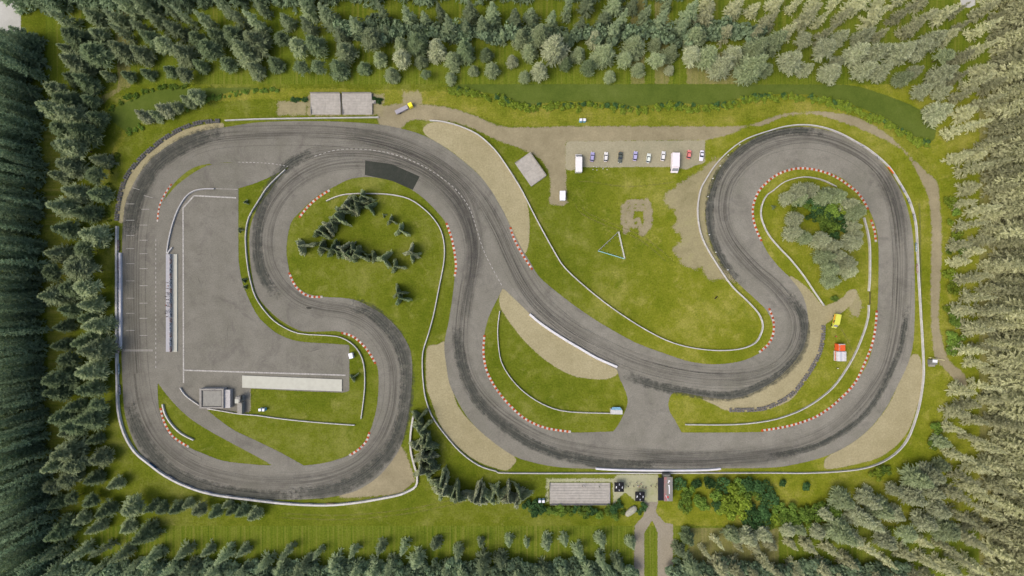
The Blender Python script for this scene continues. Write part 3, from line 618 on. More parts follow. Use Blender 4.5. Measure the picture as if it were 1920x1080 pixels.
b.box((X0+1.05, (Y0+Y1)/2, hb), (.25, Y1-Y0-1.8, .3)); b.box((X1-.95, (Y0+Y1)/2, hb), (.25, Y1-Y0-1.8, .3)); b.build('gutter', MAT['dark'], root)
b = MB(); b.box((X0-.02, 1.0, 1.05), (.06, 1.0, 2.0)); b.build('door', MAT['dark'], root)
b = MB(); b.tube(((X0+X1)/2+1.4, Y1-.3, hb), ((X0+X1)/2+1.4, Y1-.3, hb+3), .06); b.build('aerial', MAT['steel'], root)
b = MB(); b.prism(loc([W(p[0], p[1], 2.2) for p in px("419.3,731 431.5,731 431.5,765 419.3,765")]), 0, 2.2); b.build('annex', MAT['lightwall'], root, bevel=.04)
# small tower
root = empty('timing_tower', (*W(454.5, 748), 0), 0, 'small grey tower with cream roof, right of the flat-roofed building', 'tower')
b = MB(); b.box((0, .6, 2.0), (2.0, 2.2, 4.0)); b.build('tower_room', MAT['conc2'], root)
b = MB(); b.box((-.3, -.1, 4.1), (1.7, 1.9, .16)); b.build('roof', MAT['cream'], root)
b = MB(); b.box((.5, 1.4, 3.4), (1.7, 1.4, .12)); b.build('upper_landing', MAT['conc2'], root)
b = MB(); b.box((.0, -3.6, 1.2), (2.1, 5.2, 2.4), taper=.97); b.build('annex', paint('annex_roof', (132, 129, 119), .8, .1), root)
b = MB(); b.box((1.3, 1.3, 3.3), (.15, 1.8, 1.4)); b.box((1.2, -.6, 3.4), (.4, 1.2, .3)); b.build('railing', MAT['dark'], root)
# huts
root = empty('marshal_hut', (*W(1154, 769), 0), 0, 'small hut with light blue front at the end of the curved barrier', 'hut')
b = MB(); b.box((0, 0, 1.15), (4.9, 2.0, 2.3)); b.build('wall', MAT['lightwall'], root)
b = MB(); V = [(-2.6, -1.2, 2.32), (2.6, -1.35, 2.32), (2.6, .55, 2.5), (-2.6, .8, 2.5)]; b.add(V+[(v[0], v[1], v[2]+.12) for v in V], [(3, 2, 1, 0), (4, 5, 6, 7), (0, 1, 5, 4), (1, 2, 6, 5), (2, 3, 7, 6), (3, 0, 4, 7)]); b.build('roof', paint('hut_roof', (172, 172, 168), .6, .1), root)
b = MB(); V = [(-2.4, .82, 2.48), (2.3, .6, 2.48), (1.7, 1.75, 1.7), (-1.7, 1.75, 1.7)]; b.add(V+[(v[0], v[1], v[2]+.08) for v in V], [(3, 2, 1, 0), (4, 5, 6, 7), (0, 1, 5, 4), (1, 2, 6, 5), (2, 3, 7, 6), (3, 0, 4, 7)]); b.build('awning', paint('awning_blue', (130, 176, 196), .6, .12), root)
root = empty('marshal_post', (*W(1744.5, 678), 0), 0, 'small shed with white roof beside the dirt road right of the long barrier', 'shed')
b = MB(); b.box((0, 0, 1.1), (2.6, 2.2, 2.2)); b.build('wall', paint('shed_wall', (112, 112, 104), .8, .2), root)
b = MB(); b.box((.2, .55, 2.3), (2.1, 1.3, .14), rz=-.08); b.build('roof', MAT['plwhite'], root)
b = MB(); b.box((.1, -1.6, .5), (2.4, 1.0, 1.0)); b.build('steps', MAT['conc2'], root)
b = MB(); (ax, ay), (bx, by) = W(1742, 670.5), W(1768, 675); b.tube((ax, ay, 1.0), (bx, by, 1.0), .1); b.box((ax, ay, .5), (.35, .35, 1.0))
tag(b.build('boom_gate', paint('boom_paint', (196, 192, 140), .6, .1)), 'thin pale boom lowered across the dirt road beside the white-roofed shed', 'boom gate')
# small white cabin and trailer
def cabin(cx, cy, w, d, h, rz, label, name='white_cabin', cat='cabin'):
    root = empty(name, (*W(cx, cy), 0), rz, label, cat)
    b = MB(); b.box((0, 0, h/2+.25), (w, d, h), taper=.98); b.build('body', MAT['plwhite'], root, bevel=.06)
    b = MB(); b.box((0, 0, h+.31), (w+.12, d+.12, .1)); b.build('roof', MAT['plwhite'], root, bevel=.03)
    b = MB(); b.box((w/2+.01, 0, h*.6+.2), (.04, d*.4, h*.35)); b.build('window', MAT['dark'], root)
    for s_ in (-1, 1): b = MB(); b.tube((s_*w*.4-.1, 0, .3), (s_*w*.4+.1, 0, .3), .3, n=12); b.build('wheel', MAT['black'], root)
cabin(660.5, 666, 1.65, 2.3, 2.0, .24, 'small white trailer cabin at the right corner of the grey paddock')
b_ = MB()
cabin(1054, 368.5, 2.4, 4.1, 2.2, 0, 'plain white trailer parked at the end of the dirt spur above the grass field', 'white_trailer', 'trailer')
for ((cx, cy), lab) in (((1088.3, 227.5), 'left of two portable toilets on the yellow grass above the car park'), ((1095, 227.5), 'right of two portable toilets on the yellow grass above the car park'),
    ((491.5, 766.5), 'left of two portable toilets with blue sides below the paddock platform'), ((498, 766.5), 'right of two portable toilets with blue sides below the paddock platform'),
    ((1011.7, 936.5), 'left of two portable toilets beside the bottom terrace'), ((1018.5, 936.5), 'right of two portable toilets beside the bottom terrace')):
    root = empty('portable_toilet', (*W(cx, cy), 0), 0, lab, 'portable toilet', 'portable toilets')
    b = MB(); b.box((0, 0, 1.1), (1.15, 1.15, 2.2)); b.build('body', MAT['blue'], root, bevel=.04)
    b = MB(); b.box((0, 0, 2.28), (1.25, 1.25, .16), taper=.8); b.build('roof', MAT['plwhite'], root, bevel=.03)
    b = MB(); b.box((0, .59, 1.05), (.7, .05, 1.8)); b.build('door', MAT['plwhite'], root)
# black gazebos
for ((cx, cy), lab) in (((1161, 913.5), 'upper left black gazebo with white logos beside the long terrace'), ((1200, 931), 'lower right black gazebo with white logos beside the paved path')):
    h = 2.6; root = empty('gazebo', (*W(cx, cy, h), 0), 0, lab, 'gazebo', 'black pop-up gazebos')
    b = MB(); a = 2.1
    b.add([(-a, -a, h-.3), (a, -a, h-.3), (a, a, h-.3), (-a, a, h-.3), (-a, -a, h), (a, -a, h), (a, a, h), (-a, a, h), (0, 0, h+.55)], [(0, 1, 5, 4), (1, 2, 6, 5), (2, 3, 7, 6), (3, 0, 4, 7), (4, 5, 8), (5, 6, 8), (6, 7, 8), (7, 4, 8)])
    cn = b.build('canopy', paint('fabric_black', (12, 12, 16), .8, .1), root)
    for sx in (-1, 1):
        for sy in (-1, 1): q = MB(); q.tube((sx*1.95, sy*1.95, 0), (sx*1.95, sy*1.95, h-.1), .04); q.build('leg', MAT['steel'], root)
    for k in range(4):     # white logos on each slope, following its pitch
        q = MB()
        Rm = Matrix.Rotation(k*PI/2, 3, 'Z')
        for (u, v, w_, hh) in ((0, -1.55, .36, .16), (.04, -1.3, .28, .14), (-.05, -1.05, .34, .16)) if k % 2 == 0 else ((-.1, -1.3, .8, .3), (.3, -1.45, .24, .24)):
            P4 = [Vector((u-w_/2, v-hh/2, 0)), Vector((u+w_/2, v-hh/2, 0)), Vector((u+w_/2, v+hh/2, 0)), Vector((u-w_/2, v+hh/2, 0))]
            V = []
            for dz in (.015, .035):
                for p in P4: z = h+.55*(1-abs(p.y)/a)+dz; V.append(Rm @ Vector((p.x, p.y, z)))
            q.add(V, [(3, 2, 1, 0), (4, 5, 6, 7), (0, 1, 5, 4), (1, 2, 6, 5), (2, 3, 7, 6), (3, 0, 4, 7)])
        q.build('logo', MAT['plwhite'], cn)
# black stand with printed roof
h = 3.4; root = empty('sponsor_stand', (*W(1248, 917, h), 0), 0, 'dark trade stand with black awning and white lettering on its ribbed roof', 'trade stand')
kx = M*(H-h)/H
def sl(p_x, p_y): return ((p_x-1248)*kx, (917-p_y)*kx)
b = MB(); b.prism([sl(1245.2, 895), sl(1261, 895), sl(1261, 939.5), sl(1245.2, 939.5)], 0, h-.1); b.build('cabin', MAT['dark'], root)
b = MB(); x0, y1 = sl(1245, 894.5); x1, y0 = sl(1261.3, 939.8); n = 34
for i in range(n):
    yy = y0+(y1-y0)*(i+.5)/n; b.box(((x0+x1)/2, yy, h-.04+(.04 if i % 2 else 0)), (x1-x0, (y1-y0)/n-.002, .08))
nn = NT('ribbed_print'); p_ = nn.objco(); sp = nn.node('ShaderNodeSeparateXYZ'); nn.put(sp.inputs[0], p_)
red = nn.math('MULTIPLY', nn.rng(sp.outputs[0], .9, .2), nn.rng(nn.noise(p_, .5, 2), .35, .6), clamp=True)
rf = b.build('roof', nn.bsdf(nn.mix(red, lc(112, 110, 102), lc(136, 98, 94)), .6), root)
b = MB(); b.prism([sl(1234.2, 896.5), sl(1244.6, 896.5), sl(1244.6, 939), sl(1234.2, 939)], h-.5, h-.3); b.build('awning', paint('awning_black', (16, 20, 28), .7, .2), root)
b = MB(); b.box((*sl(1251, 891.5), 1.4), (3.2, 1.2, 2.8)); b.build('porch', MAT['dark'], root)
b = MB(); b.box((*sl(1251, 893.2), 2.84), (2.6, .2, .1)); b.build('counter', MAT['cream'], root)
b = MB()   # the lettering reads down the roof; the letters themselves cannot be made out
zt = h+.06
for (lx, ly, w_, l_) in ((1254.5, 902, .75, .7), (1253, 905, .45, .45), (1254.2, 910.4, .62, .5), (1254.8, 912.5, .45, .4), (1254.9, 914.5, .5, .4), (1255, 916.6, .44, .42), (1254.9, 918.6, .5, .4), (1255, 920.6, .42, .42), (1255, 922.6, .5, .4), (1255.1, 925, .44, .44)):
    b.box((*sl(lx, ly), zt), (w_, l_, .03), rz=.3)
for i in range(8): b.box((*sl(1248.5+i*.52, 929+i*1.45-(.04*i*i)), zt), (.2, .42, .03), rz=.35)
b.build('lettering', MAT['plwhite'], rf)
b = MB(); b.prism([(sl(1252.2, 932)[0]+.42*math.cos(a), sl(1252.2, 932)[1]+.5*math.sin(a)) for a in [2*PI*i/12 for i in range(12)]], h+.045, h+.075); b.build('emblem', paint('emblem_red', (170, 56, 56), .6, .1), rf)
# covered boat-shaped tarpaulin (hexagonal hull)
root = empty('covered_trailer', (*W(1183.5, 959, 1), 0), math.atan2(6.5, 8), 'pale elongated six-sided tarpaulin cover on a trailer below the lower black gazebo', 'covered trailer')
b = MB(); secs = []
for x, w_, zz in ((-3.1, .7, .9), (-2.6, 1.1, 1.25), (-1, 1.35, 1.6), (1, 1.45, 1.7), (2.3, 1.2, 1.45), (3.0, .65, 1.0)):
    secs.append([(x, -w_, .35), (x, w_, .35), (x, w_*.95, zz*.75), (x, w_*.35, zz), (x, -w_*.35, zz), (x, -w_*.95, zz*.75)])
b.loft(secs); b.build('tarpaulin', paint('canvas_pale', (150, 149, 130), .8, .18), root, bevel=.08)
for s_ in (-1, 1): b = MB(); b.tube((0, s_*1.0, .32), (0, s_*1.25, .32), .32, n=12); b.build('wheel', MAT['black'], root)
# triangular net frame
root = empty('triangular_enclosure', (*W(1150, 465), 0), 0, 'triangle of low netting fences with one thick white side on the central grass field', 'enclosure')
tri = [W(1159.5, 434.5), W(1171, 485.5), W(1121, 470.5)]; ox, oy = root.location.x, root.location.y
tri = [Vector((p[0]-ox, p[1]-oy)) for p in tri]; cen = sum(tri, Vector((0, 0)))/3
for (a, b2, w_, h_, mt, nm) in ((tri[0], tri[1], .55, .5, MAT['cream'], 'white_board'), (tri[1], tri[2], .28, .5, paint('rail_teal', (130, 176, 170), .6, .1), 'teal_rail'), (tri[2], tri[0], .16, .5, MAT['steel'], 'grey_rail')):
    d = b2-a; mid = (a+b2)/2; ang = math.atan2(d.y, d.x); q = MB(); q.box((mid.x, mid.y, h_/2+.1), (d.length, w_, h_), rz=ang); q.build(nm, mt, root)
    nn_ = int(d.length/1.8); inn = (cen-mid).normalized()
    for i in range(nn_+1):
        p = a+d*(i/nn_)*.98; q = MB(); q.tube((p.x, p.y, .5), (p.x+inn.x*.95, p.y+inn.y*.95, .06), .035); q.tube((p.x, p.y, 0), (p.x, p.y, .9), .04)
        q.build('stay_rod', MAT['steel'], root)
# thin dark fence beyond the right-hand barrier
root = empty('wire_fence', (*W(1722.5, 480), 0), 0, 'thin dark wire fence beside the long barrier on the right', 'fence')
b = MB(); FP = [Vector(W(*p))-Vector(root.location[:2]) for p in px("1721,383 1722.5,430 1723,480 1724,540 1726,600")]
for a, c in zip(FP[:-1], FP[1:]):
    for z in (.6, 1.1): b.tube((a.x, a.y, z), (c.x, c.y, z), .04, n=5)
b.build('wire', MAT['dark'], root)
for c in resample(FP, 5.0): b = MB(); b.tube((c.x, c.y, 0), (c.x, c.y, 1.3), .05, n=6); b.build('post', MAT['dark'], root)
# dark log on the field, dark mat on the track
b = MB(); n = 10; secs = []
for i in range(9):
    x = -.95+1.9*i/8; r = .26*math.sin(PI*(i+.6)/9.2)+.06; secs.append([(x, r*math.cos(2*PI*j/n), .25+r*math.sin(2*PI*j/n)+.04*math.sin(i*2.1)) for j in range(n)])
b.loft(secs); o = b.build('log', paint('bark_dark', (52, 46, 22), .9, .3), loc=(*W(1342, 558), 0), smooth_=True); o.rotation_euler = (0, 0, .75); tag(o, 'small dark log lying on the grass inside the long barrier near the hairpin', 'log')
b = MB(); P = [(1.15*math.cos(a)*(1+.12*math.sin(3*a)), .42*math.sin(a)*(1+.2*math.cos(2*a))) for a in [2*PI*i/18 for i in range(18)]]
b.prism(P, 0, .08); o = b.build('rubber_mat', paint('rubber_dark', (48, 47, 38), .8, .3), loc=(*W(579.3, 577.5), .12)); o.rotation_euler = (0, 0, -.12); tag(o, 'small dark rubber mat lying on the track below the island with the young spruces', 'mat')
b = MB()
for (a, c) in ((1126,316), (1118,312.5)): pass
for i, (x, y) in enumerate(((596,650), (660,665), (575,725), (672,738), (830,705), (935,725), (920,655))):
    b = MB(); b.ball((0, 0, .16), .27, 8, 6, sq=(1, .8, .7)); names = ['first', 'second', 'third', 'fourth', 'fifth', 'sixth', 'seventh']
    b.build('stone', MAT['cream'], loc=(*W(1070+x/13.71, 265+y/13.71), 0)); o = C.objects[-1]
    tag(o, ['small white stone nearest the long white motorhome on the grass edge', 'small white stone below the first lavender car, in the upper row', 'small white stone at the lower left of the group on the grass edge', 'small white stone at the bottom of the left cluster on the grass', 'small white stone alone between the two clusters on the grass', 'small white stone at the lower right below the white hatchback', 'small white stone at the upper right below the white hatchback'][i], 'stone', 'white stones on the grass below the parked cars')
# ================================================================== VEHICLES
MAT['glass'] = paint('glass_dark', (34, 36, 44), .12, .05, .6); MAT['wheel'] = paint('wheel_rubber', (34, 34, 34), .8, .1)
MAT['lamp'] = paint('lamp_clear', (220, 220, 214), .2, .02, .5); MAT['lampr'] = paint('lamp_red', (150, 30, 26), .3, .02, .5)
def sec(y, hw, z0, z1, r=.16):
    return [(-hw*.92, y, z0), (hw*.92, y, z0), (hw, y, z0+(z1-z0)*.35), (hw, y, z1-r*.6), (hw-r, y, z1), (-hw+r, y, z1), (-hw, y, z1-r*.6), (-hw, y, z0+(z1-z0)*.35)]
def car(cx, cy, rz, rgb, label, Lc=4.3, sedan=False, rough=.3, group='cars parked in a row on the gravel car park'):
    root = empty('parked_car', (*W(cx, cy, .7), 0), rz, label, 'car', group); h = Lc/2; hw = .88
    pm = paint('car_paint', rgb, rough, .03, .5)
    b = MB(); b.loft([sec(-h, hw*.78, .35, .72), sec(-h+.15, hw*.93, .24, .82), sec(-h*.55, hw, .2, .92), sec(0, hw, .2, .94), sec(h*.5, hw, .2, .9), sec(h-.25, hw*.94, .24, .78), sec(h, hw*.76, .35, .62)]); b.build('body', pm, root, smooth_=False, bevel=.04)
    f0, f1 = (.85, .28) if not sedan else (.75, .2); r0, r1 = (-h+.22, -h+.65) if not sedan else (-h*.62, -h*.36)
    if sedan: f0, f1 = .75, .15
    zt, zb, ht, hb_ = 1.42, .9, hw*.72, hw*.9
    b = MB(); b.add([(-hb_, f0, zb), (hb_, f0, zb), (ht, f1, zt), (-ht, f1, zt)], [(0, 1, 2, 3)])
    V = lambda e: [(-hb_, f0, zb), (hb_, f0, zb), (ht, f1, zt), (-ht, f1, zt), (-hb_, r0, zb), (hb_, r0, zb), (ht, r1, zt), (-ht, r1, zt)]
    Q = V(0)
    b = MB(); b.add([Q[i] for i in (0,1,2,3)], [(0, 1, 2, 3)]); b.build('windscreen', MAT['glass'], root)
    b = MB(); b.add([Q[i] for i in (5,4,7,6)], [(0, 1, 2, 3)]); b.build('rear_window', MAT['glass'], root)
    b = MB(); b.add([Q[i] for i in (1,5,6,2)], [(0, 1, 2, 3)]); b.build('side_window', MAT['glass'], root)
    b = MB(); b.add([Q[i] for i in (4,0,3,7)], [(0, 1, 2, 3)]); b.build('side_window', MAT['glass'], root)
    b = MB(); b.prism([(-ht, r1), (ht, r1), (ht, f1), (-ht, f1)], zt, zt+.06); b.build('roof', pm, root, bevel=.03)
    for sx in (-1, 1):
        for y in (-h*.62, h*.62):
            b = MB(); b.tube((sx*(hw-.16), y, .32), (sx*(hw+.02), y, .32), .32, n=14); b.build('wheel', MAT['wheel'], root)
        b = MB(); b.box((sx*hw*.66, h-.06, .6), (.34, .14, .16)); b.build('headlight', MAT['lamp'], root)
        b = MB(); b.box((sx*hw*.7, -h+.05, .68), (.26, .12, .16)); b.build('tail_light', MAT['lampr'], root)
        b = MB(); b.box((sx*(hw+.08), f0-.1, .95), (.18, .12, .12)); b.build('mirror', pm, root)
LAV = (146, 142, 176)
car(1110.5, 294, -.12, LAV, 'lavender hatchback next to the long white motorhome at the left end of the row')
car(1136, 294, -.1, (196, 194, 189), 'white hatchback between the first lavender car and the black car')
car(1163, 295, PI-.1, (72, 78, 68), 'long dark grey-green saloon, the darkest car in the row', 5.0, True, .25)
car(1191, 292.5, -.14, (154, 150, 182), 'pale lavender hatchback right of the dark saloon')
car(1216, 296.7, -.14, (194, 200, 188), 'white hatchback with a faint green tint, third from the dark saloon towards the box truck')
car(1243.4, 292.5, -.15, (198, 198, 194), 'plain white hatchback just left of the white box truck')
car(1291.9, 289.3, -.16, (198, 112, 104), 'pinkish red hatchback, the only red car in the row', 4.0)
car(1315.6, 291.7, PI-.12, (198, 197, 204), 'white saloon with black windows at the right end of the row', 4.8, True)
def boxvan(cx, cy, rz, w, Lc, h, rgb, label, name, cat, cabf=.3, roofcol=None, extra=None, z=.9, cabrgb=None):
    root = empty(name, (*W(cx, cy, h*.8), 0), rz, label, cat); pm = paint('van_paint', rgb, .35, .04, .4); cm = paint('cab_paint', cabrgb, .35, .04, .4) if cabrgb else pm
    cl = Lc*cabf; y1 = Lc/2-cl
    b = MB(); b.box((0, (y1-Lc/2)/2, z*.5+h/2), (w, Lc-cl, h-z*.5), taper=.985); b.build('box_body', pm, root, bevel=.1)
    b = MB(); hw = w/2*.94
    pr = [(y1+.02, .4), (Lc/2, .4), (Lc/2, h*.38), (Lc/2-cl*.3, h*.52), (y1+cl*.22, h*.88), (y1+.02, h*.92)]
    V = [(-hw, p[0], p[1]) for p in pr]+[(hw, p[0], p[1]) for p in pr]; n = len(pr)
    b.add(V, [tuple(range(n)), tuple(range(n, 2*n))[::-1]]+[(i, n+i, n+(i+1) % n, (i+1) % n) for i in range(n)]); b.build('cab', cm, root, bevel=.08)
    a, c = pr[3], pr[4]; b = MB(); k = .07
    P = [(-hw*.86, a[0]+k*.6, a[1]+k), (hw*.86, a[0]+k*.6, a[1]+k), (hw*.8, c[0]+k*.6, c[1]+k), (-hw*.8, c[0]+k*.6, c[1]+k)]
    b.add(P+[(p[0], p[1]-.1, p[2]-.12) for p in P], [(0, 1, 2, 3), (7, 6, 5, 4), (0, 4, 5, 1), (1, 5, 6, 2), (2, 6, 7, 3), (3, 7, 4, 0)]); b.build('windscreen', paint('windscreen_grey', (120, 122, 124), .2, .03, .5), root)
    for sx in (-1, 1):
        for y in (-Lc*.3, Lc*.33): b = MB(); b.tube((sx*(w/2-.3), y, .42), (sx*(w/2-.02), y, .42), .42, n=14); b.build('wheel', MAT['wheel'], root)
        b = MB(); b.box((sx*w*.36, Lc/2+.01, .75), (.35, .08, .2)); b.build('headlight', MAT['lamp'], root)
        b = MB(); b.box((sx*(hw+.14), Lc/2-cl*.4, h*.55), (.2, .14, .4)); b.build('mirror', MAT['dark'], root)
    b = MB(); b.box((w*.08, -Lc*.12, h+.08), (w*.24, .7, .1)); b.build('roof_hatch', MAT['lightwall'], root)
    return root
boxvan(1085.3, 305.5, 0, 2.9, 8.3, 3.0, (202, 200, 196), 'long white motorhome at the left end of the row of parked cars', 'motorhome', 'motorhome', .2)
boxvan(1266.7, 304.5, PI-.02, 3.3, 8.5, 3.1, (206, 199, 199), 'big white box truck between the white hatchback and the red car', 'box_truck', 'truck', .24)
# rescue van (yellow)
r_ = boxvan(1569.5, 602, PI-.2, 2.2, 6.3, 2.5, (186, 188, 74), 'yellow rescue van with orange side stripe parked on the grass beside the hairpin', 'rescue_van', 'van', .27)
so_ = paint('stripe_orange', (206, 130, 40), .5, .1)
for sx in (-1, 1): b = MB(); b.box((sx*1.11, -.8, 1.5), (.05, 4.0, .7)); b.build('side_stripe', so_, r_)
b = MB(); b.box((1.13, .3, 1.75), (.05, 1.1, .6)); b.build('side_window', MAT['glass'], r_)
b = MB(); b.box((0, 1.1, 2.62), (1.4, .3, .16)); b.build('light_bar', paint('light_bar_blue', (60, 84, 150), .2, .02, .5), r_)
# red and white truck
root = empty('fire_truck', (*W(1577, 662, 2.4), 0), 0, 'red and white truck with a pale striped roof on the grass below the yellow van', 'truck')
MAT['fred'] = paint('truck_red', (198, 84, 40), .4, .1); b = MB(); b.box((0, 2.5, 1.65), (3.3, 3.2, 2.5), taper=.97); b.build('cab', MAT['fred'], root, bevel=.08)
b = MB(); b.box((0, -1.4, 1.75), (4.0, 4.4, 2.7), taper=.98); b.build('box_body', paint('truck_white', (186, 184, 183), .4, .06), root, bevel=.08)
b = MB(); b.box((-.45, -1.4, 3.13), (.9, 4.2, .06)); b.build('roof_stripe', paint('roof_grey', (160, 162, 166), .5, .05), root)
b = MB(); b.box((-2.0, -1.4, 1.5), (.06, 4.1, .5)); b.build('side_stripe', MAT['fred'], root)
b = MB()
for i in range(6): b.box((1.25, -3.1+i*.66, 3.14), (.9, .12, .05))
b.build('roof_rack', MAT['steel'], root)
b = MB(); b.box((0, 4.12, 2.0), (2.7, .08, .9)); b.build('windscreen', MAT['glass'], root)
b = MB()
for i in range(4): b.box((-1.0, 1.4+i*.66, 2.94), (.5, .3, .05))
b.box((-1.3, 1.25, 1.9), (.1, .1, .1)); b.build('roof_vents', MAT['steel'], root)
b = MB(); b.box((0, 3.9, 3.0), (2.9, .35, .2)); b.build('light_bar', MAT['lightwall'], root)
for sx in (-1, 1):
    for y in (-2.4, 2.6): b = MB(); b.tube((sx*1.25, y, .5), (sx*1.58, y, .5), .5, n=14); b.build('wheel', MAT['wheel'], root)
# tow truck by the top terraces
(ax, ay), (bx, by) = W(741, 211, 1.5), W(773, 195.5, 1.5); ang = math.atan2(by-ay, bx-ax)-PI/2
root = empty('tow_truck', ((ax+bx)/2, (ay+by)/2, 0), ang, 'truck with yellow cab and pale grey load bed by the top terraces', 'truck')
Lh = math.hypot(bx-ax, by-ay)/2
b = MB(); b.box((0, -1.1, 1.15), (1.8, Lh*2-2.4, .9)); b.build('load_bed', paint('load_bed_grey', (142, 139, 144), .5, .08), root, bevel=.06)
b = MB(); b.box((0, Lh-.95, 1.3), (2.1, 1.9, 2.0), taper=.92); b.build('cab', paint('cab_yellow', (228, 214, 44), .4, .05), root, bevel=.1)
b = MB(); b.box((0, Lh-.02, 1.7), (1.7, .1, .7)); b.build('windscreen', MAT['glass'], root)
for sx in (-1, 1):
    for y in (-Lh*.55, Lh*.7): b = MB(); b.tube((sx*.7, y, .42), (sx*1.0, y, .42), .42, n=14); b.build('wheel', MAT['wheel'], root)
# ================================================================== PEOPLE
def person_mesh(pose):
    V = []; E = []; R = []
    def v(p, r): V.append(p); R.append(r); return len(V)-1
    pel = v((0, 0, .95), .15); wst = v((0, 0, 1.12), .13); ch = v((0, 0, 1.34), .16); nk = v((0, 0, 1.5), .06); hd = v((0, .02, 1.6), .095); tp = v((0, .01, 1.71), .085)
    nose = v((0, .12, 1.61), .018)
    E += [(pel, wst), (wst, ch), (ch, nk), (nk, hd), (hd, tp), (hd, nose)]
    st = .16*pose
    for s_ in (-1, 1):
        hp = v((s_*.1, 0, .9), .1); kn = v((s_*.11, .06+s_*st*.6, .5), .065); an_ = v((s_*.12, s_*st-.02, .1), .042); to = v((s_*.13, s_*st+.16, .05), .04)
        E += [(pel, hp), (hp, kn), (kn, an_), (an_, to)]
        sh = v((s_*.19, 0, 1.42), .06); el = v((s_*.27, -.03-s_*st*.5, 1.14), .045); wr = v((s_*.27, .08-s_*st*.6, .9), .03); hn = v((s_*.27, .1-s_*st*.6, .83), .034)
        E += [(ch, sh), (sh, el), (el, wr), (wr, hn)]
        for k, (dx, dy, ln) in enumerate(((-.03, .02, .07), (-.01, .015, .08), (.01, .01, .075), (.03, .0, .06))):
            f1 = v((s_*.27+dx*.6, .1+dy-s_*st*.6, .80), .009); f2 = v((s_*.27+dx, .12+dy-s_*st*.6, .80-ln), .007); E += [(hn, f1), (f1, f2)]
        th = v((s_*.27-s_*.045, .13-s_*st*.6, .82), .01); E += [(hn, th)]
    me = bpy.data.meshes.new('person'); me.from_pydata(V, E, []); o = bpy.data.objects.new('tmp', me); C.objects.link(o)
    m = o.modifiers.new('skin', 'SKIN'); 
    for i, d in enumerate(me.skin_vertices[0].data): d.radius = (R[i], R[i]*(.8 if R[i] > .1 else 1)); d.use_root = (i == 0)
    o.modifiers.new('sub', 'SUBSURF').levels = 1
    dg = bpy.context.evaluated_depsgraph_get(); res = bpy.data.meshes.new_from_object(o.evaluated_get(dg)); bpy.data.objects.remove(o)
    return res
nn = NT('clothes'); sp = nn.node('ShaderNodeSeparateXYZ'); nn.put(sp.inputs[0], nn.objco()); oc = nn.node('ShaderNodeObjectInfo')
f_leg = nn.math('LESS_THAN', sp.outputs[2], .97); f_skin = nn.math('GREATER_THAN', sp.outputs[2], 1.49)
cc = nn.mix(f_leg, oc.outputs['Color'], lc(52, 56, 70)); cc = nn.mix(f_skin, cc, lc(196, 150, 124))
MAT['clothes'] = nn.bsdf(cc, .8); MAT['hair'] = paint('hair_brown', (66, 50, 36), .8, .1)
pm_ = [person_mesh(0.0), person_mesh(1.0)]
for m in pm_: m.materials.append(MAT['clothes'])
hb_ = MB(); hb_.ball((0, -.015, 1.68), .105, 10, 6, sq=(1, 1, .8)); hair = hb_.build('hair', MAT['hair'])
hair_me = hair.data; bpy.data.objects.remove(hair)
COL = {'red': (180, 60, 46), 'dark': (44, 46, 52), 'blue': (60, 84, 140), 'grey': (120, 120, 118), 'brown': (120, 84, 56), 'white': (216, 216, 210), 'green': (70, 100, 60)}
def person(x, y, z, c, label, rz, grp, k=0):
    o = bpy.data.objects.new('person', pm_[k]); o.location = (*W(x, y, z), z); o.rotation_euler = (0, 0, rz); o.color = lin(*COL[c]); link(o); tag(o, label, 'person', grp)
    q = bpy.data.objects.new('hair', hair_me); link(q, o)
gp = 'people standing on the plaza by the black gazebos'
for (x, y, c, lab) in ((640,225,'grey','person in grey standing highest on the pale plaza'), (733,250,'red','person in red near the middle of the plaza'), (690,312,'red','person in red standing left of the dark-clad pair on the plaza'), (770,322,'dark','person in dark clothes at the centre of the plaza group'), (840,335,'brown','person in brown standing lowest in the plaza group'), (570,308,'dark','person in dark clothes between the upper gazebo and the plaza group'), (960,298,'dark','person in dark clothes alone halfway to the trade stand'), (1060,320,'brown','person in brown just left of the black awning'), (1095,258,'grey','person in grey at the upper corner of the black awning'), (400,278,'green','person in green beside the upper black gazebo'), (445,312,'dark','person in dark clothes right of the upper black gazebo'), (480,242,'grey','person in grey above and right of the upper black gazebo'), (660,295,'white','person in white at the left of the plaza group')):
    person(1140+x/12, 885+y/12, .03, c, lab, random.uniform(0, 6), gp, random.randint(0, 1))
gp = 'people standing on the pit wall walkway'
cnt = 0
ords = ['topmost', 'second', 'third', 'fourth', 'fifth', 'sixth', 'seventh', 'eighth', 'ninth', 'tenth', 'eleventh', 'twelfth', 'thirteenth', 'lowest']
for (x, y, c) in ((222,325,'dark'), (238,390,'red'), (220,440,'brown'), (215,530,'dark'), (235,555,'grey'), (190,603,'dark'), (200,668,'grey'), (242,668,'dark'), (225,733,'dark'), (200,780,'red'), (235,805,'dark'), (195,897,'grey'), (180,940,'dark'), (215,1010,'dark')):
    person(min(295+x/10.8+1.0, 321.3), 500+y/10.8, .18, c, '%s person counted from the top on the pit wall walkway, wearing %s' % (ords[cnt], c), random.uniform(0, 6), gp, cnt % 2); cnt += 1
gp = 'people on the bottom terrace'
for (x, y, c, lab) in ((1092, 910.5, 'dark', 'person in dark clothes left of centre on the long bottom terrace'), (1096.5, 910.5, 'grey', 'person in grey beside the dark-clad one on the long bottom terrace'), (1123.5, 911, 'green', 'person in green at the right part of the long bottom terrace')):
    person(x, y, .44, c, lab, random.uniform(0, 6), gp)
person(1564.8, 630.5, .0, 'red', 'person in red standing between the yellow van and the red and white truck', 2.0, None)
person(1568.5, 690, .0, 'white', 'person in white standing below the red and white truck', .5, None, 1)
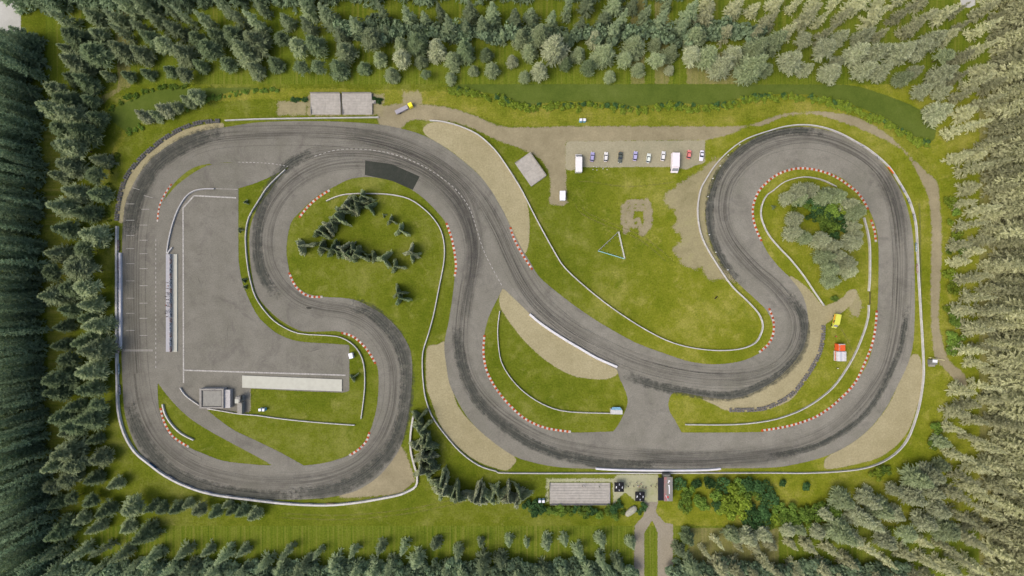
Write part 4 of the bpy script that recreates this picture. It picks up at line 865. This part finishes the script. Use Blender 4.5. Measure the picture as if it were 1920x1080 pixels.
# ================================================================== TREES
def leafmat(name, a, b, gain=1.0, var=.35, tone_=False):
    n = NT(name); oi = n.node('ShaderNodeObjectInfo'); r = n.attr('tone') if tone_ else oi.outputs['Random']; p = n.objco()
    f = n.noise(p, .6, 3, .7); col = n.mix(n.rng(f, .3, .7), lc(*a, gain), lc(*b, gain)); col = scaled(n, col, n.rng(n.noise(p, 1.3, 3, .8), .33, .67, .62, 1.35))
    col = scaled(n, col, n.rng(r, 0, 1, 1-var, 1+var))
    d = n.node('ShaderNodeBsdfDiffuse'); n.put(d.inputs[0], col); tr = n.node('ShaderNodeBsdfTranslucent'); n.put(tr.inputs[0], col)
    m = n.node('ShaderNodeMixShader'); m.inputs[0].default_value = .5; n.put(m.inputs[1], d.outputs[0]); n.put(m.inputs[2], tr.outputs[0]); n.put(n.out.inputs[0], m.outputs[0]); return n.m
MAT['sp_dark'] = leafmat('needles_dark', (108, 126, 90), (136, 150, 110), 1, .25); MAT['sp_mid'] = leafmat('needles_mid', (132, 146, 106), (162, 172, 132), 1, .25); MAT['sp_pale'] = leafmat('needles_pale', (150, 158, 122), (182, 186, 152), 1.0, .2)
MAT['lf_dark'] = leafmat('leaves_dark', (66, 100, 58), (88, 118, 70)); MAT['lf_mid'] = leafmat('leaves_mid', (100, 130, 54), (128, 150, 68)); MAT['lf_lime'] = leafmat('leaves_lime', (116, 138, 44), (144, 160, 66))
MAT['bark'] = paint('bark', (86, 76, 60), .9, .3, .1, 3)
def tri_card(V, F, p, d, up, L, w):
    b = len(V); s_ = d.cross(up)
    if s_.length < 1e-3: s_ = Vector((1, 0, 0))
    s_ = s_.normalized()*w/2
    V += [p-s_*.35, p+s_*.35, p+d*L*.55+s_, p+d*L*.55-s_, p+d*L]; F += [(b, b+1, b+2), (b, b+2, b+3), (b+3, b+2, b+4)]
def spruce_mesh(seed, Ht, R, vane, base=.12, dens=1.0, low=False):
    r = random.Random(seed); V = []; F = []; lv = int((22 if low else 30)*dens); z0 = Ht*base; ph = r.uniform(0, 2)
    for i in range(lv):
        u = (i+r.random()*.6)/lv; z = z0+(Ht-z0)*u**.95; rad = R*((1-u)**.85)*(.8+.4*r.random())+.25
        if vane: azs = [ph+2*PI*k/3+r.gauss(0, .07) for k in range(3) for _ in range(2)]
        else:
            nb = max(4, int((5 if low else 8)*(1-u*.5))); a0 = r.uniform(0, 6); azs = [a0+2*PI*k/nb+r.gauss(0, .25) for k in range(nb)]
        for az in azs:
            L = rad*r.uniform(.5, 1.22); el = r.uniform(-.25, .12)+u*.5; d = Vector((math.cos(az)*math.cos(el), math.sin(az)*math.cos(el), math.sin(el)))
            p = Vector((0, 0, z)); up = Vector((r.gauss(0, .35), r.gauss(0, .35), 1)).normalized()
            tri_card(V, F, p, d, up, L, L*.24+.15)
            for q in range(3 if low else 6):
                s_ = .25+.7*(q+r.random()*.5)/6 if not low else .3+.6*q/3; a2 = az+(1 if q % 2 else -1)*(r.uniform(.1, .3) if vane else r.uniform(.5, .95)); e2 = el+(r.uniform(-.9, .5) if vane else r.uniform(-.5, .35))
                d2 = Vector((math.cos(a2)*math.cos(e2), math.sin(a2)*math.cos(e2), math.sin(e2)))
                up2 = Vector((r.gauss(0, .6), r.gauss(0, .6), .9)).normalized()
                tri_card(V, F, p+d*L*s_, d2, up2, (L*(1.15-s_)*.75+.3)*r.uniform(.7, 1.1), .3+.12*L*(1.1-s_))
    tri_card(V, F, Vector((0, 0, Ht*.94)), Vector((0, 0, 1)), Vector((1, 0, 0)), Ht*.07, .3)
    T = MB(); n = 7; T.loft([[(rr*math.cos(2*PI*j/n)+Ht*.004*math.sin(zz), rr*math.sin(2*PI*j/n), zz) for j in range(n)] for zz, rr in ((0, .018*Ht), (Ht*.08, .013*Ht), (Ht*.5, .009*Ht), (Ht*.95, .002*Ht))])
    return np.array([tuple(v) for v in V]), np.array(F), T
def bush_mesh(seed, R, Hh, n=700, leaf=.42):
    r = random.Random(seed); V = []; F = []; lumps = [(Vector((r.gauss(0, .42)*R, r.gauss(0, .42)*R, Hh*r.uniform(.35, .75))), R*r.uniform(.35, .62)) for _ in range(9)]
    for i in range(n):
        c, rr = lumps[i % 9]; d = Vector((r.gauss(0, 1), r.gauss(0, 1), abs(r.gauss(.25, .9)))).normalized(); p = c+Vector((d.x*rr, d.y*rr, d.z*rr*.8))*r.uniform(.75, 1.05)
        if p.z < .1: p.z = .1+r.random()*.3
        a = Vector((r.gauss(0, 1), r.gauss(0, 1), r.gauss(0, .6))).normalized(); nrm = (d+a*.8).normalized(); s_ = nrm.orthogonal().normalized(); s_.rotate(Matrix.Rotation(r.uniform(0, 6), 3, nrm)); q = nrm.cross(s_); w = leaf*r.uniform(.6, 1.3); b = len(V)
        V += [p-s_*w-q*w*.5, p+s_*w*.2-q*w*.8, p+s_*w+q*w*.3, p-s_*w*.1+q*w*.8]; F.append((b, b+1, b+2)); F.append((b, b+2, b+3))
    T = MB()
    for k in range(4):
        a = r.uniform(0, 6); T.tube((.1*math.cos(a), .1*math.sin(a), 0), (R*.4*math.cos(a), R*.4*math.sin(a), Hh*.6), .07*Hh/3, .02, 5)
    return np.array([tuple(v) for v in V]), np.array(F), T
VAR = {}
def variant(key, maker, mat):
    kk = (key, mat)
    if kk not in VAR:
        if key not in VAR:
            V, F, T = maker(); VAR[key] = (V, F, T)
        V, F, T = VAR[key]
        cm = mesh('crown', V, F, MAT[mat])
        if ('t', key) not in VAR:
            tm = bpy.data.meshes.new('trunk'); tm.from_pydata(T.V, [], T.F); tm.materials.append(MAT['bark']); VAR[('t', key)] = tm
        VAR[kk] = (cm, VAR[('t', key)])
    return VAR[kk]
TREES = []     # (px, py, scale, height class, tone, key, kind)
def put_tree(x, y, key, maker, mat, sc, name, label, cat, grp, rz=None, zs=1.0, lab2=True):
    cm, tm = variant(key, maker, mat); rz = random.uniform(0, 6.28) if rz is None else rz
    root = empty(name, (*W(x, y), 0), rz, label, cat, grp); root.scale = (sc, sc, sc*zs); root.rotation_euler = (random.gauss(0, .03), random.gauss(0, .03), rz)
    for nme, me in (('crown', cm), ('trunk' if cat == 'tree' else 'stems', tm)):
        o = bpy.data.objects.new(nme, me); link(o, root)
    return root
TONEW = {'sp_dark': 'dark green', 'sp_mid': 'mid green', 'sp_pale': 'pale grey-green', 'lf_dark': 'dark green', 'lf_mid': 'bright green', 'lf_lime': 'yellow-green'}
# --- young three-armed spruces on the island and by the lower barrier
def vk(i): return ('vane', i), (lambda i=i: spruce_mesh(100+i, 9.5, 3.9, True, .04, 1.2))
lst = []
for (X, Y, s_, m) in ((165,530,1.0,'sp_mid'), (340,545,.9,'sp_mid'), (330,400,1.0,'sp_dark'), (300,415,.8,'sp_dark'), (400,350,1.0,'sp_mid'), (440,320,.9,'sp_dark'), (475,290,1.1,'sp_mid'), (500,240,1.0,'sp_mid'), (560,190,1.1,'sp_mid'), (610,190,.9,'sp_dark'), (650,160,1.1,'sp_mid'), (690,105,.9,'sp_dark'), (745,195,.8,'sp_dark'), (850,255,.25,'sp_dark'), (922,305,.6,'sp_dark'), (1008,395,.85,'sp_mid'), (1095,575,.9,'sp_mid'), (1115,610,.8,'sp_mid'), (440,560,1.0,'sp_dark'), (475,580,.7,'sp_dark'), (525,555,1.1,'sp_mid'), (560,610,.9,'sp_dark'), (600,560,.9,'sp_dark'), (645,610,1.0,'sp_mid'), (720,610,.6,'sp_dark'), (785,620,.7,'sp_dark'), (870,645,1.0,'sp_mid'), (940,660,.3,'sp_dark'), (972,705,.8,'sp_dark'), (985,925,.8,'sp_dark'), (1010,985,.9,'sp_dark'), (258,500,.25,'sp_dark')):
    lst.append((540+X/4.696, 350+Y/4.696, s_, m, 'on the upper left island'))
for (X, Y, s_, m) in ((150,95,.9,'sp_dark'), (170,205,.9,'sp_mid'), (180,310,.8,'sp_dark'), (215,330,.9,'sp_dark'), (240,360,.8,'sp_dark'), (120,355,.8,'sp_pale'), (190,430,1.1,'sp_pale'), (225,470,1.0,'sp_mid'), (250,530,.9,'sp_dark'), (170,570,1.0,'sp_pale'), (240,600,.9,'sp_mid'), (335,680,1.0,'sp_mid'), (370,740,1.1,'sp_mid'), (350,780,.9,'sp_mid'), (440,780,.9,'sp_dark'), (500,800,1.1,'sp_mid'), (640,800,1.1,'sp_mid'), (700,820,1.0,'sp_pale'), (790,800,1.0,'sp_mid'), (870,790,1.0,'sp_mid'), (950,800,1.1,'sp_mid'), (1010,830,1.0,'sp_pale'), (1070,800,1.0,'sp_mid')):
    lst.append((760+X/4.91, 757+Y/4.91, s_*1.15, m, 'below the middle gravel trap'))
for (x, y, s_) in ((463.5,380,.3), (452.5,432,.3), (460,525,.32), (461,538,.25), (665,706,.5), (1449,389,.25)): lst.append((x, y, s_, 'sp_dark', 'beside the white barrier'))
# --- labels that single each tree out: place phrase, tone and size, then an ordinal among equals
POOL = []   # dicts
def add_pool(x, y, s_, m, place, kind, key, maker, cat='tree', zs=1.0, name='spruce_tree', noun='spruce'):
    POOL.append(dict(x=x, y=y, s=s_, m=m, place=place, key=key, maker=maker, cat=cat, zs=zs, name=name, noun=noun))
for i, (x, y, s_, m, pl) in enumerate(lst):
    if m == 'sp_dark' and i % 3: m = 'sp_mid'
    elif m == 'sp_mid' and i % 4 == 0: m = 'sp_pale'
    k, mkr = vk(i % 5); add_pool(x, y, s_, m, pl, 'vane', k, mkr, name='young_spruce', noun='young spruce')
# --- wooded island on the right
def ck(i, low=False): return (('cone', i), (lambda i=i: spruce_mesh(200+i, 16.5, 5.0, False, (.08, .2, .12, .38, .1, .25, .55, .14)[i], 1.1))) 
for (X, Y, s_) in ((60,170,.75), (130,120,.85), (170,170,.7), (230,110,.85), (340,170,.8), (390,130,.8), (450,150,.85), (545,220,.85), (600,290,.9), (110,340,.8), (110,450,.8), (190,500,.75), (330,520,.9), (410,560,.85), (560,540,.9), (600,480,.7), (370,650,.85), (460,640,.8), (390,760,.85), (420,850,.75), (540,700,.85), (560,770,.8), (600,410,.7)):
    k, mkr = ck(random.randint(0, 5)); x, y = 1470+X/4.32, 330+Y/4.32; x = 960+(x-960)*.968; y = 540+(y-540)*.968
    add_pool(x, y, s_*.84, 'sp_pale' if random.random() < .5 else 'sp_mid', 'on the wooded island', 'cone', k, mkr)
for (x, y, s_) in ((281,221,.75), (300,216,.6), (321,208,.8), (342,203,.6), (362,192,.7), (381,186,.8), (376,180,.7)):
    k, mkr = ck(random.randint(0, 5)); add_pool(x+3, y+4, s_*.85, random.choice(['sp_mid', 'sp_pale']), 'beside the left wet meadow', 'cone', k, mkr)
for (x, y, s_) in ((300,948,.75), (318,950,.7), (345,950,.75), (362,945,.6), (388,952,.75), (415,958,.7), (443,955,.65), (462,958,.7), (488,962,.75), (432,948,.5)):
    k, mkr = ck(random.randint(0, 5)); add_pool(x, y-6, s_*.8, random.choice(['sp_dark', 'sp_mid']), 'below the lower left bend', 'cone', k, mkr)
# --- forest belts
def inpoly(x, y, P):
    c = False; n = len(P)
    for i in range(n):
        (ax, ay), (bx, by) = P[i], P[(i+1) % n]
        if (ay > y) != (by > y) and x < (bx-ax)*(y-ay)/(by-ay)+ax: c = not c
    return c
BELTS = [
 ('left', px("132,100 190,110 198,220 214,300 198,420 209,560 208,700 210,770 208,850 180,880 134,900 132,500 128,300"), 29, 'in the left forest'),
 ('lowerleft', px("118,890 205,840 240,905 285,950 300,1000 310,1050 120,1055"), 31, 'in the lower left forest'),
 ('top', px("125,35 600,22 640,60 700,40 960,30 1290,15 1300,120 1270,152 860,152 520,140 380,150 250,150 200,160 160,110"), 29, 'in the top forest'),
 ('topright', px("1300,15 1900,5 1900,200 1790,330 1760,260 1700,185 1600,145 1440,150 1300,140"), 29, 'in the upper right forest'),
 ('right', px("1786,330 1850,240 1900,240 1900,700 1830,700 1790,660 1785,600 1778,500 1778,400"), 27, 'in the right forest'),
 ('lowerright', px("1790,720 1900,700 1925,1075 1480,1065 1490,985 1560,920 1640,905 1700,885 1745,830 1755,760"), 28, 'in the lower right forest'),
 ('bottomright', px("1268,1000 1480,985 1480,1065 1268,1068"), 27, 'in the bottom forest'),
 ('bottom', px("300,1022 700,1020 820,1000 1180,1003 1180,1062 300,1062"), 31, 'in the bottom forest')]
LM = [(150, 60, 'top left corner'), (300, 90, 'top left bend'), (450, 90, 'top straight'), (640, 100, 'twin terraces'), (770, 100, 'tow truck'), (900, 100, 'upper gravel trap'), (1090, 100, 'upper toilets'), (1220, 100, 'parked cars'), (1350, 100, 'car park end'), (1500, 90, 'hairpin top'), (1650, 90, 'hairpin shoulder'), (1820, 60, 'top right corner'),
 (1830, 230, 'meadow end'), (1830, 360, 'dirt road bend'), (1830, 480, 'wooded island'), (1830, 600, 'yellow van'), (1830, 690, 'white-roofed shed'), (1830, 800, 'right gravel trap'), (1850, 920, 'lower right corner'), (1720, 950, 'gravel trap end'), (1560, 980, 'last leafy bushes'), (1400, 1020, 'leafy bushes'), (1250, 1020, 'forked path'), (1090, 1020, 'bottom terrace'), (900, 1020, 'middle gravel trap'), (720, 1020, 'triangular gravel patch'), (560, 1020, 'inner lower bend'), (400, 1020, 'lower left bend'), (230, 1000, 'bottom left corner'), (150, 850, 'lower left barrier'), (150, 700, 'finish line'), (150, 560, 'pit wall'), (150, 430, 'tyre wall end'), (150, 300, 'left tyre wall'), (150, 180, 'wet meadow tip')]
cand = []
for nm, P, sp_, ph in BELTS:
    xs = [p[0] for p in P]; ys = [p[1] for p in P]; pts = []
    for _ in range(6000):
        x, y = random.uniform(min(xs), max(xs)), random.uniform(min(ys), max(ys))
        if not inpoly(x, y, P): continue
        if nm == 'top' and 660 < x < 1260 and 25 < y < 48 and random.random() < .8: continue
        if all((x-a)**2+(y-b)**2 > sp_*sp_ for a, b in pts): pts.append((x, y))
    for x, y in pts: cand.append((nm, x, y, ph))
def tone(x, y):
    w = (x-120)/1750  # paler to the right: sunlit crown sides painted into the needle tone
    if y > 880 and x < 1300: w *= .55
    r = random.random()
    if r < w*.85-.08: return 'sp_pale'
    if r < w*.85+.42: return 'sp_mid'
    return 'sp_dark'
def size(nm, x, y):
    s_ = random.uniform(.6, 1.18)
    if nm == 'lowerleft': s_ *= .9
    if nm == 'top' and y > 120: s_ = random.uniform(.45, .8)
    if nm in ('bottom', 'bottomright') and y < 1035: s_ *= .7
    if x > 1770 or (x > 1500 and y > 880) or (x > 1500 and y < 250): s_ *= .92
    return s_
print('belt candidates', len(cand))
nfix = len(POOL); quota = 300-nfix-0
cand.sort(key=lambda c: max(abs(c[1]-960)/960*(1.0 if c[1] > 960 else .93), abs(c[2]-540)/540*.97))
keep = cand[:quota]; rest = cand[quota:]
for nm, x, y, ph in keep:
    k, mkr = ck(random.randint(0, 7)); s_ = size(nm, x, y)
    lm = min(LM, key=lambda l: (l[0]-x)**2+(l[1]-y)**2)[2]
    add_pool(x, y, s_, tone(x, y), '%s near the %s' % (ph, lm), 'cone', k, mkr, zs=random.uniform(.78, 1.05))
# --- deciduous bushes
def bk(i): return ('bush', i), (lambda i=i: bush_mesh(300+i, 3.2, 3.6, 900, .42))
BU = [(1272,905,.7,0), (1280,925,.8,1), (1290,918,.7,1), (1300,903,.8,0), (1283,945,.8,1), (1305,930,.9,1), (1318,945,.7,1), (1330,905,.9,0), (1335,925,1.0,1), (1352,908,.9,0), (1340,945,.8,0), (1355,950,1.0,2), (1370,925,1.3,2), (1385,910,1.1,1), (1398,902,1.1,0), (1392,935,1.1,2), (1405,920,1.0,1), (1415,908,1.0,0), (1375,955,1.1,2), (1400,955,1.0,0), (1410,970,1.1,0), (1425,960,1.0,0), (1430,918,1.0,0), (1440,935,.9,0), (1435,975,1.0,2), (1448,965,1.0,2), (1455,950,.8,1), (1462,970,.9,1), (1478,955,.9,1), (1485,975,.9,1), (1500,965,1.0,1), (1520,960,1.0,1), (1538,955,1.0,1), (1560,950,1.0,1), (1505,912,.7,0), (1462,905,.6,0)]
for (x, y, s_, c) in BU: k, mkr = bk(random.randint(0, 4)); add_pool(x, y, s_, ['lf_dark', 'lf_mid', 'lf_lime'][c], 'right of the trade stand', 'bush', k, mkr, 'bush', name='leafy_bush', noun='leafy bush')
for (x, y, s_, c) in ((1500,378,.7,0), (1508,388,.7,1), (1520,378,.9,0), (1524,392,.8,1), (1535,385,.9,0), (1540,400,1.0,1), (1552,398,1.2,1), (1548,424,1.0,1), (1538,396,1.1,0), (1562,440,.8,0), (1530,410,1.0,1), (1545,415,1.0,1), (1556,412,.8,0), (1565,405,.8,0), (1572,418,.9,0), (1576,430,.8,0), (1560,425,.9,1), (1572,385,1.0,2), (1585,395,.8,2), (1520,405,.7,0), (1486,395,.6,2), (1565,560,.6,1)):
    k, mkr = bk(random.randint(0, 4)); add_pool(x, y, s_*.9, ['lf_dark', 'lf_mid', 'lf_lime'][c], 'on the wooded island', 'bush', k, mkr, 'bush', name='leafy_bush', noun='leafy bush')
for (x, y, s_, c) in ((990,945,.8,0), (1003,948,.9,0), (1015,952,.8,0), (1000,962,.8,0), (1030,957,.8,1), (1048,955,.8,1), (1065,955,.7,1), (1080,953,.6,0), (1095,958,.8,1), (1110,955,.7,0), (1125,960,.8,1), (1140,955,.7,1), (1152,950,.9,0), (1150,965,.8,1), (1160,945,.6,0), (1206,948,.6,0), (1199,958,.5,0), (1168,960,.5,1)):
    k, mkr = bk(random.randint(0, 4)); add_pool(x, y, s_*.85, ['lf_dark', 'lf_mid', 'lf_lime'][c], 'beside the bottom terrace and gazebos', 'bush', k, mkr, 'bush', name='leafy_bush', noun='leafy bush')
for (x, y, s_) in ((1777,380,.7), (1790,395,.7), (1778,420,.6), (1790,448,.9), (1800,470,.7), (1778,470,.5), (1776,515,.7), (1782,540,.8), (1775,580,.7), (1785,600,.9), (1778,630,.8), (1790,640,.9), (1780,655,.7), (1750,800,.8), (1745,830,.7), (1655,880,.7), (1640,884,.8)):
    k, mkr = bk(random.randint(0, 4)); add_pool(x, y, s_*.9, random.choice(['lf_mid', 'lf_lime', 'lf_mid']), 'along the right forest edge', 'bush', k, mkr, 'bush', name='leafy_bush', noun='leafy bush')
ORD = ['leftmost', 'second from the left', 'third from the left', 'fourth from the left', 'fifth from the left', 'sixth from the left', 'seventh from the left', 'eighth from the left', 'ninth from the left', 'tenth from the left', 'eleventh from the left', 'twelfth from the left', 'thirteenth from the left', 'fourteenth from the left', 'fifteenth from the left', 'sixteenth from the left']
grp = {}
for d in POOL:
    sz = 'small' if d['s'] < .6 else ('tall' if d['s'] > 1.05 else 'medium')
    d['base'] = '%s %s %s' % (sz, TONEW[d['m']], d['noun']); grp.setdefault((d['base'], d['place']), []).append(d)
for (b_, pl), L_ in grp.items():
    L_.sort(key=lambda d: d['x'])
    for i, d in enumerate(L_):
      d['label'] = '%s %s' % (b_, pl) if len(L_) == 1 else '%s %s %s' % (ORD[min(i, 15)], b_, pl)
for d in POOL:
    if len(d['label'].split()) > 16: d['label'] = d['label'].replace('in the ', 'in ', 1)
    if len(d['label'].split()) > 16: d['label'] = d['label'].replace('near the ', 'by ', 1)
    if len(d['label'].split()) > 16: print('LONG', d['label'])
    pg = d['place'].split(' near the')[0]
    put_tree(d['x'], d['y'], d['key'], d['maker'], d['m'], d['s'], d['name'], d['label'], d['cat'], {'tree': 'trees ', 'bush': 'bushes '}[d['cat']]+pg, zs=d['zs'])
# --- forest masses nobody could count
def mass(name, items, mat, label, trunks=True):
    Vs = []; Fs = []; off = 0; Tn = []
    for (X, Y, sx, sz, v) in items:
        V, F = v; a = random.uniform(0, 6.28); co, si = math.cos(a), math.sin(a)
        P = np.empty_like(V); P[:, 0] = (V[:, 0]*co-V[:, 1]*si)*sx+X; P[:, 1] = (V[:, 0]*si+V[:, 1]*co)*sx+Y; P[:, 2] = V[:, 2]*sz
        Vs.append(P); Fs.append(F+off); off += len(V); Tn.append(np.full(len(V), random.random()))
    o = bpy.data.objects.new(name, mesh(name, np.concatenate(Vs), np.concatenate(Fs), MAT[mat], {'tone': np.concatenate(Tn)})); link(o); tag(o, label, 'forest', kind='stuff'); return o
LOW = []
for i in range(4):
    V, F, T = spruce_mesh(400+i, 22, 3.6, False, .02, 1.1, True); LOW.append((V, F))
BV = []
for i in range(3):
    V, F, T = bush_mesh(500+i, 3.4, 3.8, 420, .55); BV.append((V, F))
def row(pts, depth, step, sx, sz, src, jit=.5):
    P = [Vector(W(*p)) for p in pts]; Q = resample(P, step); out = []
    for c in Q:
        rad = Vector(c).normalized()
        for k in range(depth[1]):
            q = c+Vector(depth[0])*k*step*.95+Vector((random.uniform(-jit, jit), random.uniform(-jit, jit)))*step*1.2
            out.append((q.x, q.y, sx*random.uniform(.8, 1.2), sz*random.uniform(.85, 1.2), random.choice(src)))
    return out
MAT['mass_dark'] = leafmat('forest_dark', (118, 138, 108), (148, 166, 128), 1, .3, True); MAT['mass_mid'] = leafmat('forest_mid', (122, 138, 102), (154, 166, 128), 1, .35, True); MAT['mass_pale'] = leafmat('forest_pale', (156, 160, 120), (188, 188, 150), 1, .35, True)  # pale right-hand mass has sunlight mixed into its colour, dark left mass shade
mass('spruce_forest', row(px("74,106 77,300 81,520 85,700 94,900 106,1100"), ((-1, 0), 8), 2.7, .62, 1.2, LOW, .8), 'mass_dark', 'dense dark forest along the whole left edge')
mass('spruce_forest', row(px("50,16 400,6 800,-4 1280,-14"), ((0, 1), 4), 3.8, 1.0, 1.05, LOW), 'mass_dark', 'dense dark forest along the top edge')
mass('spruce_forest', row(px("-20,84 20,82 60,82 82,86"), ((0, -1), 3), 3.4, 1.0, .62, LOW), 'mass_dark', 'short dark forest tongue in the top left corner')
mass('spruce_forest', row(px("1862,-40 1862,200 1860,500 1858,660 1866,800 1870,1120"), ((1, 0), 5), 4.0, 1.1, 1.15, LOW), 'mass_pale', 'dense pale grey-green forest along the whole right edge')
mass('hedge', row(px("645,62 760,68 900,72 1100,72 1300,70 1420,66"), ((0, 1), 1), 4.2, 1.2, 1.7, BV, .2), 'mass_dark', 'dark hedge running through the top forest belt')
mass('hedge', row(px("110,1062 500,1060 900,1060 1180,1060"), ((0, -1), 2), 4.0, 1.1, 1.5, BV, .25)+row(px("1268,1062 1500,1062 1700,1062"), ((0, -1), 2), 4.0, 1.1, 1.5, BV, .25), 'mass_dark', 'dark hedge along the bottom edge under the trees')
for cond, mt, lab in ((lambda x, y: x > 1300, 'mass_pale', 'outermost pale spruces merging into the right-hand forest'), (lambda x, y: x <= 1300 and y < 540, 'mass_mid', 'outermost green spruces along the top and left forest'), (lambda x, y: x <= 1300 and y >= 540, 'mass_mid', 'outermost green spruces along the bottom left forest')):
    it = [(*W(x, y), size(nm, x, y)*1.15, size(nm, x, y)*.76, random.choice(LOW)) for nm, x, y, ph in rest if cond(x, y)]
    if it: mass('spruce_wood', it, mt, lab)
# low scrub along the wet meadow edges
def scrub(pts, w, n, mat, label, sc=.35):
    P = [Vector(W(*p)) for p in smooth(pts, False, 4)]; out = []
    for _ in range(n):
        i = random.randrange(len(P)-1); c = P[i]+(P[i+1]-P[i])*random.random(); k = sc*random.uniform(.5, 1.3)
        out.append((c.x+random.gauss(0, w), c.y+random.gauss(0, w*.7), k, k*.8, random.choice(BV)))
    mass('undergrowth', out, mat, label)['category'] = 'undergrowth'
EDGE = px("846,166 880,171 940,184 965,194 1000,198 1060,195 1127,196 1193,203 1260,196 1327,200 1393,187 1440,181 1523,182 1567,194 1607,205 1653,224 1687,244 1717,261 1742,268")
scrub([(x, y+4) for x, y in EDGE], 1.0, 420, 'lf_lime', 'yellow-green scrub along the lower edge of the long wet meadow', .3)
scrub([(x, y) for x, y in EDGE], .5, 120, 'lf_dark', 'dark scrub fringe at the water side of the long wet meadow', .28)
scrub(px("205,207 233,188 270,172 310,163 350,160"), .8, 60, 'lf_mid', 'scrub along the upper edge of the left wet meadow', .25)
scrub(px("240,252 262,236 300,214 353,200 397,188 433,177 480,170 520,170"), .8, 80, 'lf_mid', 'scrub between the left wet meadow and the tyre wall', .25)
scrub(px("205,420 200,380 210,320 222,290"), .6, 40, 'lf_lime', 'small scrub beside the left tyre wall', .22)
scrub(px("545,187 575,187"), .4, 16, 'lf_dark', 'dark low shrubs left of the twin terraces', .22)
scrub(px("700,187 712,190 712,194"), .4, 16, 'lf_dark', 'dark low shrubs right of the twin terraces', .24)
# pale yard outside the forest at the top left corner and top right
sheet('yard', [px("-260,-200 39,-200 39,76 -260,76"), px("1801,-200 1830,-200 1830,14 1801,14")], [], .03, MAT['yard'], 3, 2, sm=False)
# ================================================================== LIGHT, SKY, CAMERA
AZ = math.radians(246); EL = math.radians(54)
sd = Vector((math.sin(AZ)*math.cos(EL), math.cos(AZ)*math.cos(EL), math.sin(EL)))
sun = bpy.data.lights.new('sun', 'SUN'); sun.energy = .75; sun.angle = math.radians(30); sun.color = (1, .96, .88)
so = bpy.data.objects.new('sun', sun); so.rotation_euler = sd.to_track_quat('Z', 'Y').to_euler(); link(so)
w = bpy.data.worlds.new('World'); S.world = w; w.use_nodes = True; nt = w.node_tree; nt.nodes.clear()
sk = nt.nodes.new('ShaderNodeTexSky'); sk.sky_type = 'NISHITA'; sk.sun_disc = False; sk.sun_elevation = EL; sk.sun_rotation = AZ; sk.dust_density = 3.5; sk.air_density = .55; sk.ozone_density = 0
bg = nt.nodes.new('ShaderNodeBackground'); bg.inputs[1].default_value = .15; wo = nt.nodes.new('ShaderNodeOutputWorld')
nt.links.new(sk.outputs[0], bg.inputs[0]); nt.links.new(bg.outputs[0], wo.inputs[0])
cam = bpy.data.cameras.new('camera'); cam.lens = 18; cam.sensor_width = 36; cam.clip_end = 3000; cam.clip_start = 1
co = bpy.data.objects.new('camera', cam); co.location = (0, 0, H); co.rotation_euler = (0, 0, 0); link(co); S.camera = co
S.view_settings.view_transform = 'Standard'; S.view_settings.look = 'None'; S.view_settings.exposure = 1.07; S.view_settings.gamma = 1
S.cycles.transparent_max_bounces = 32; S.cycles.max_bounces = 5
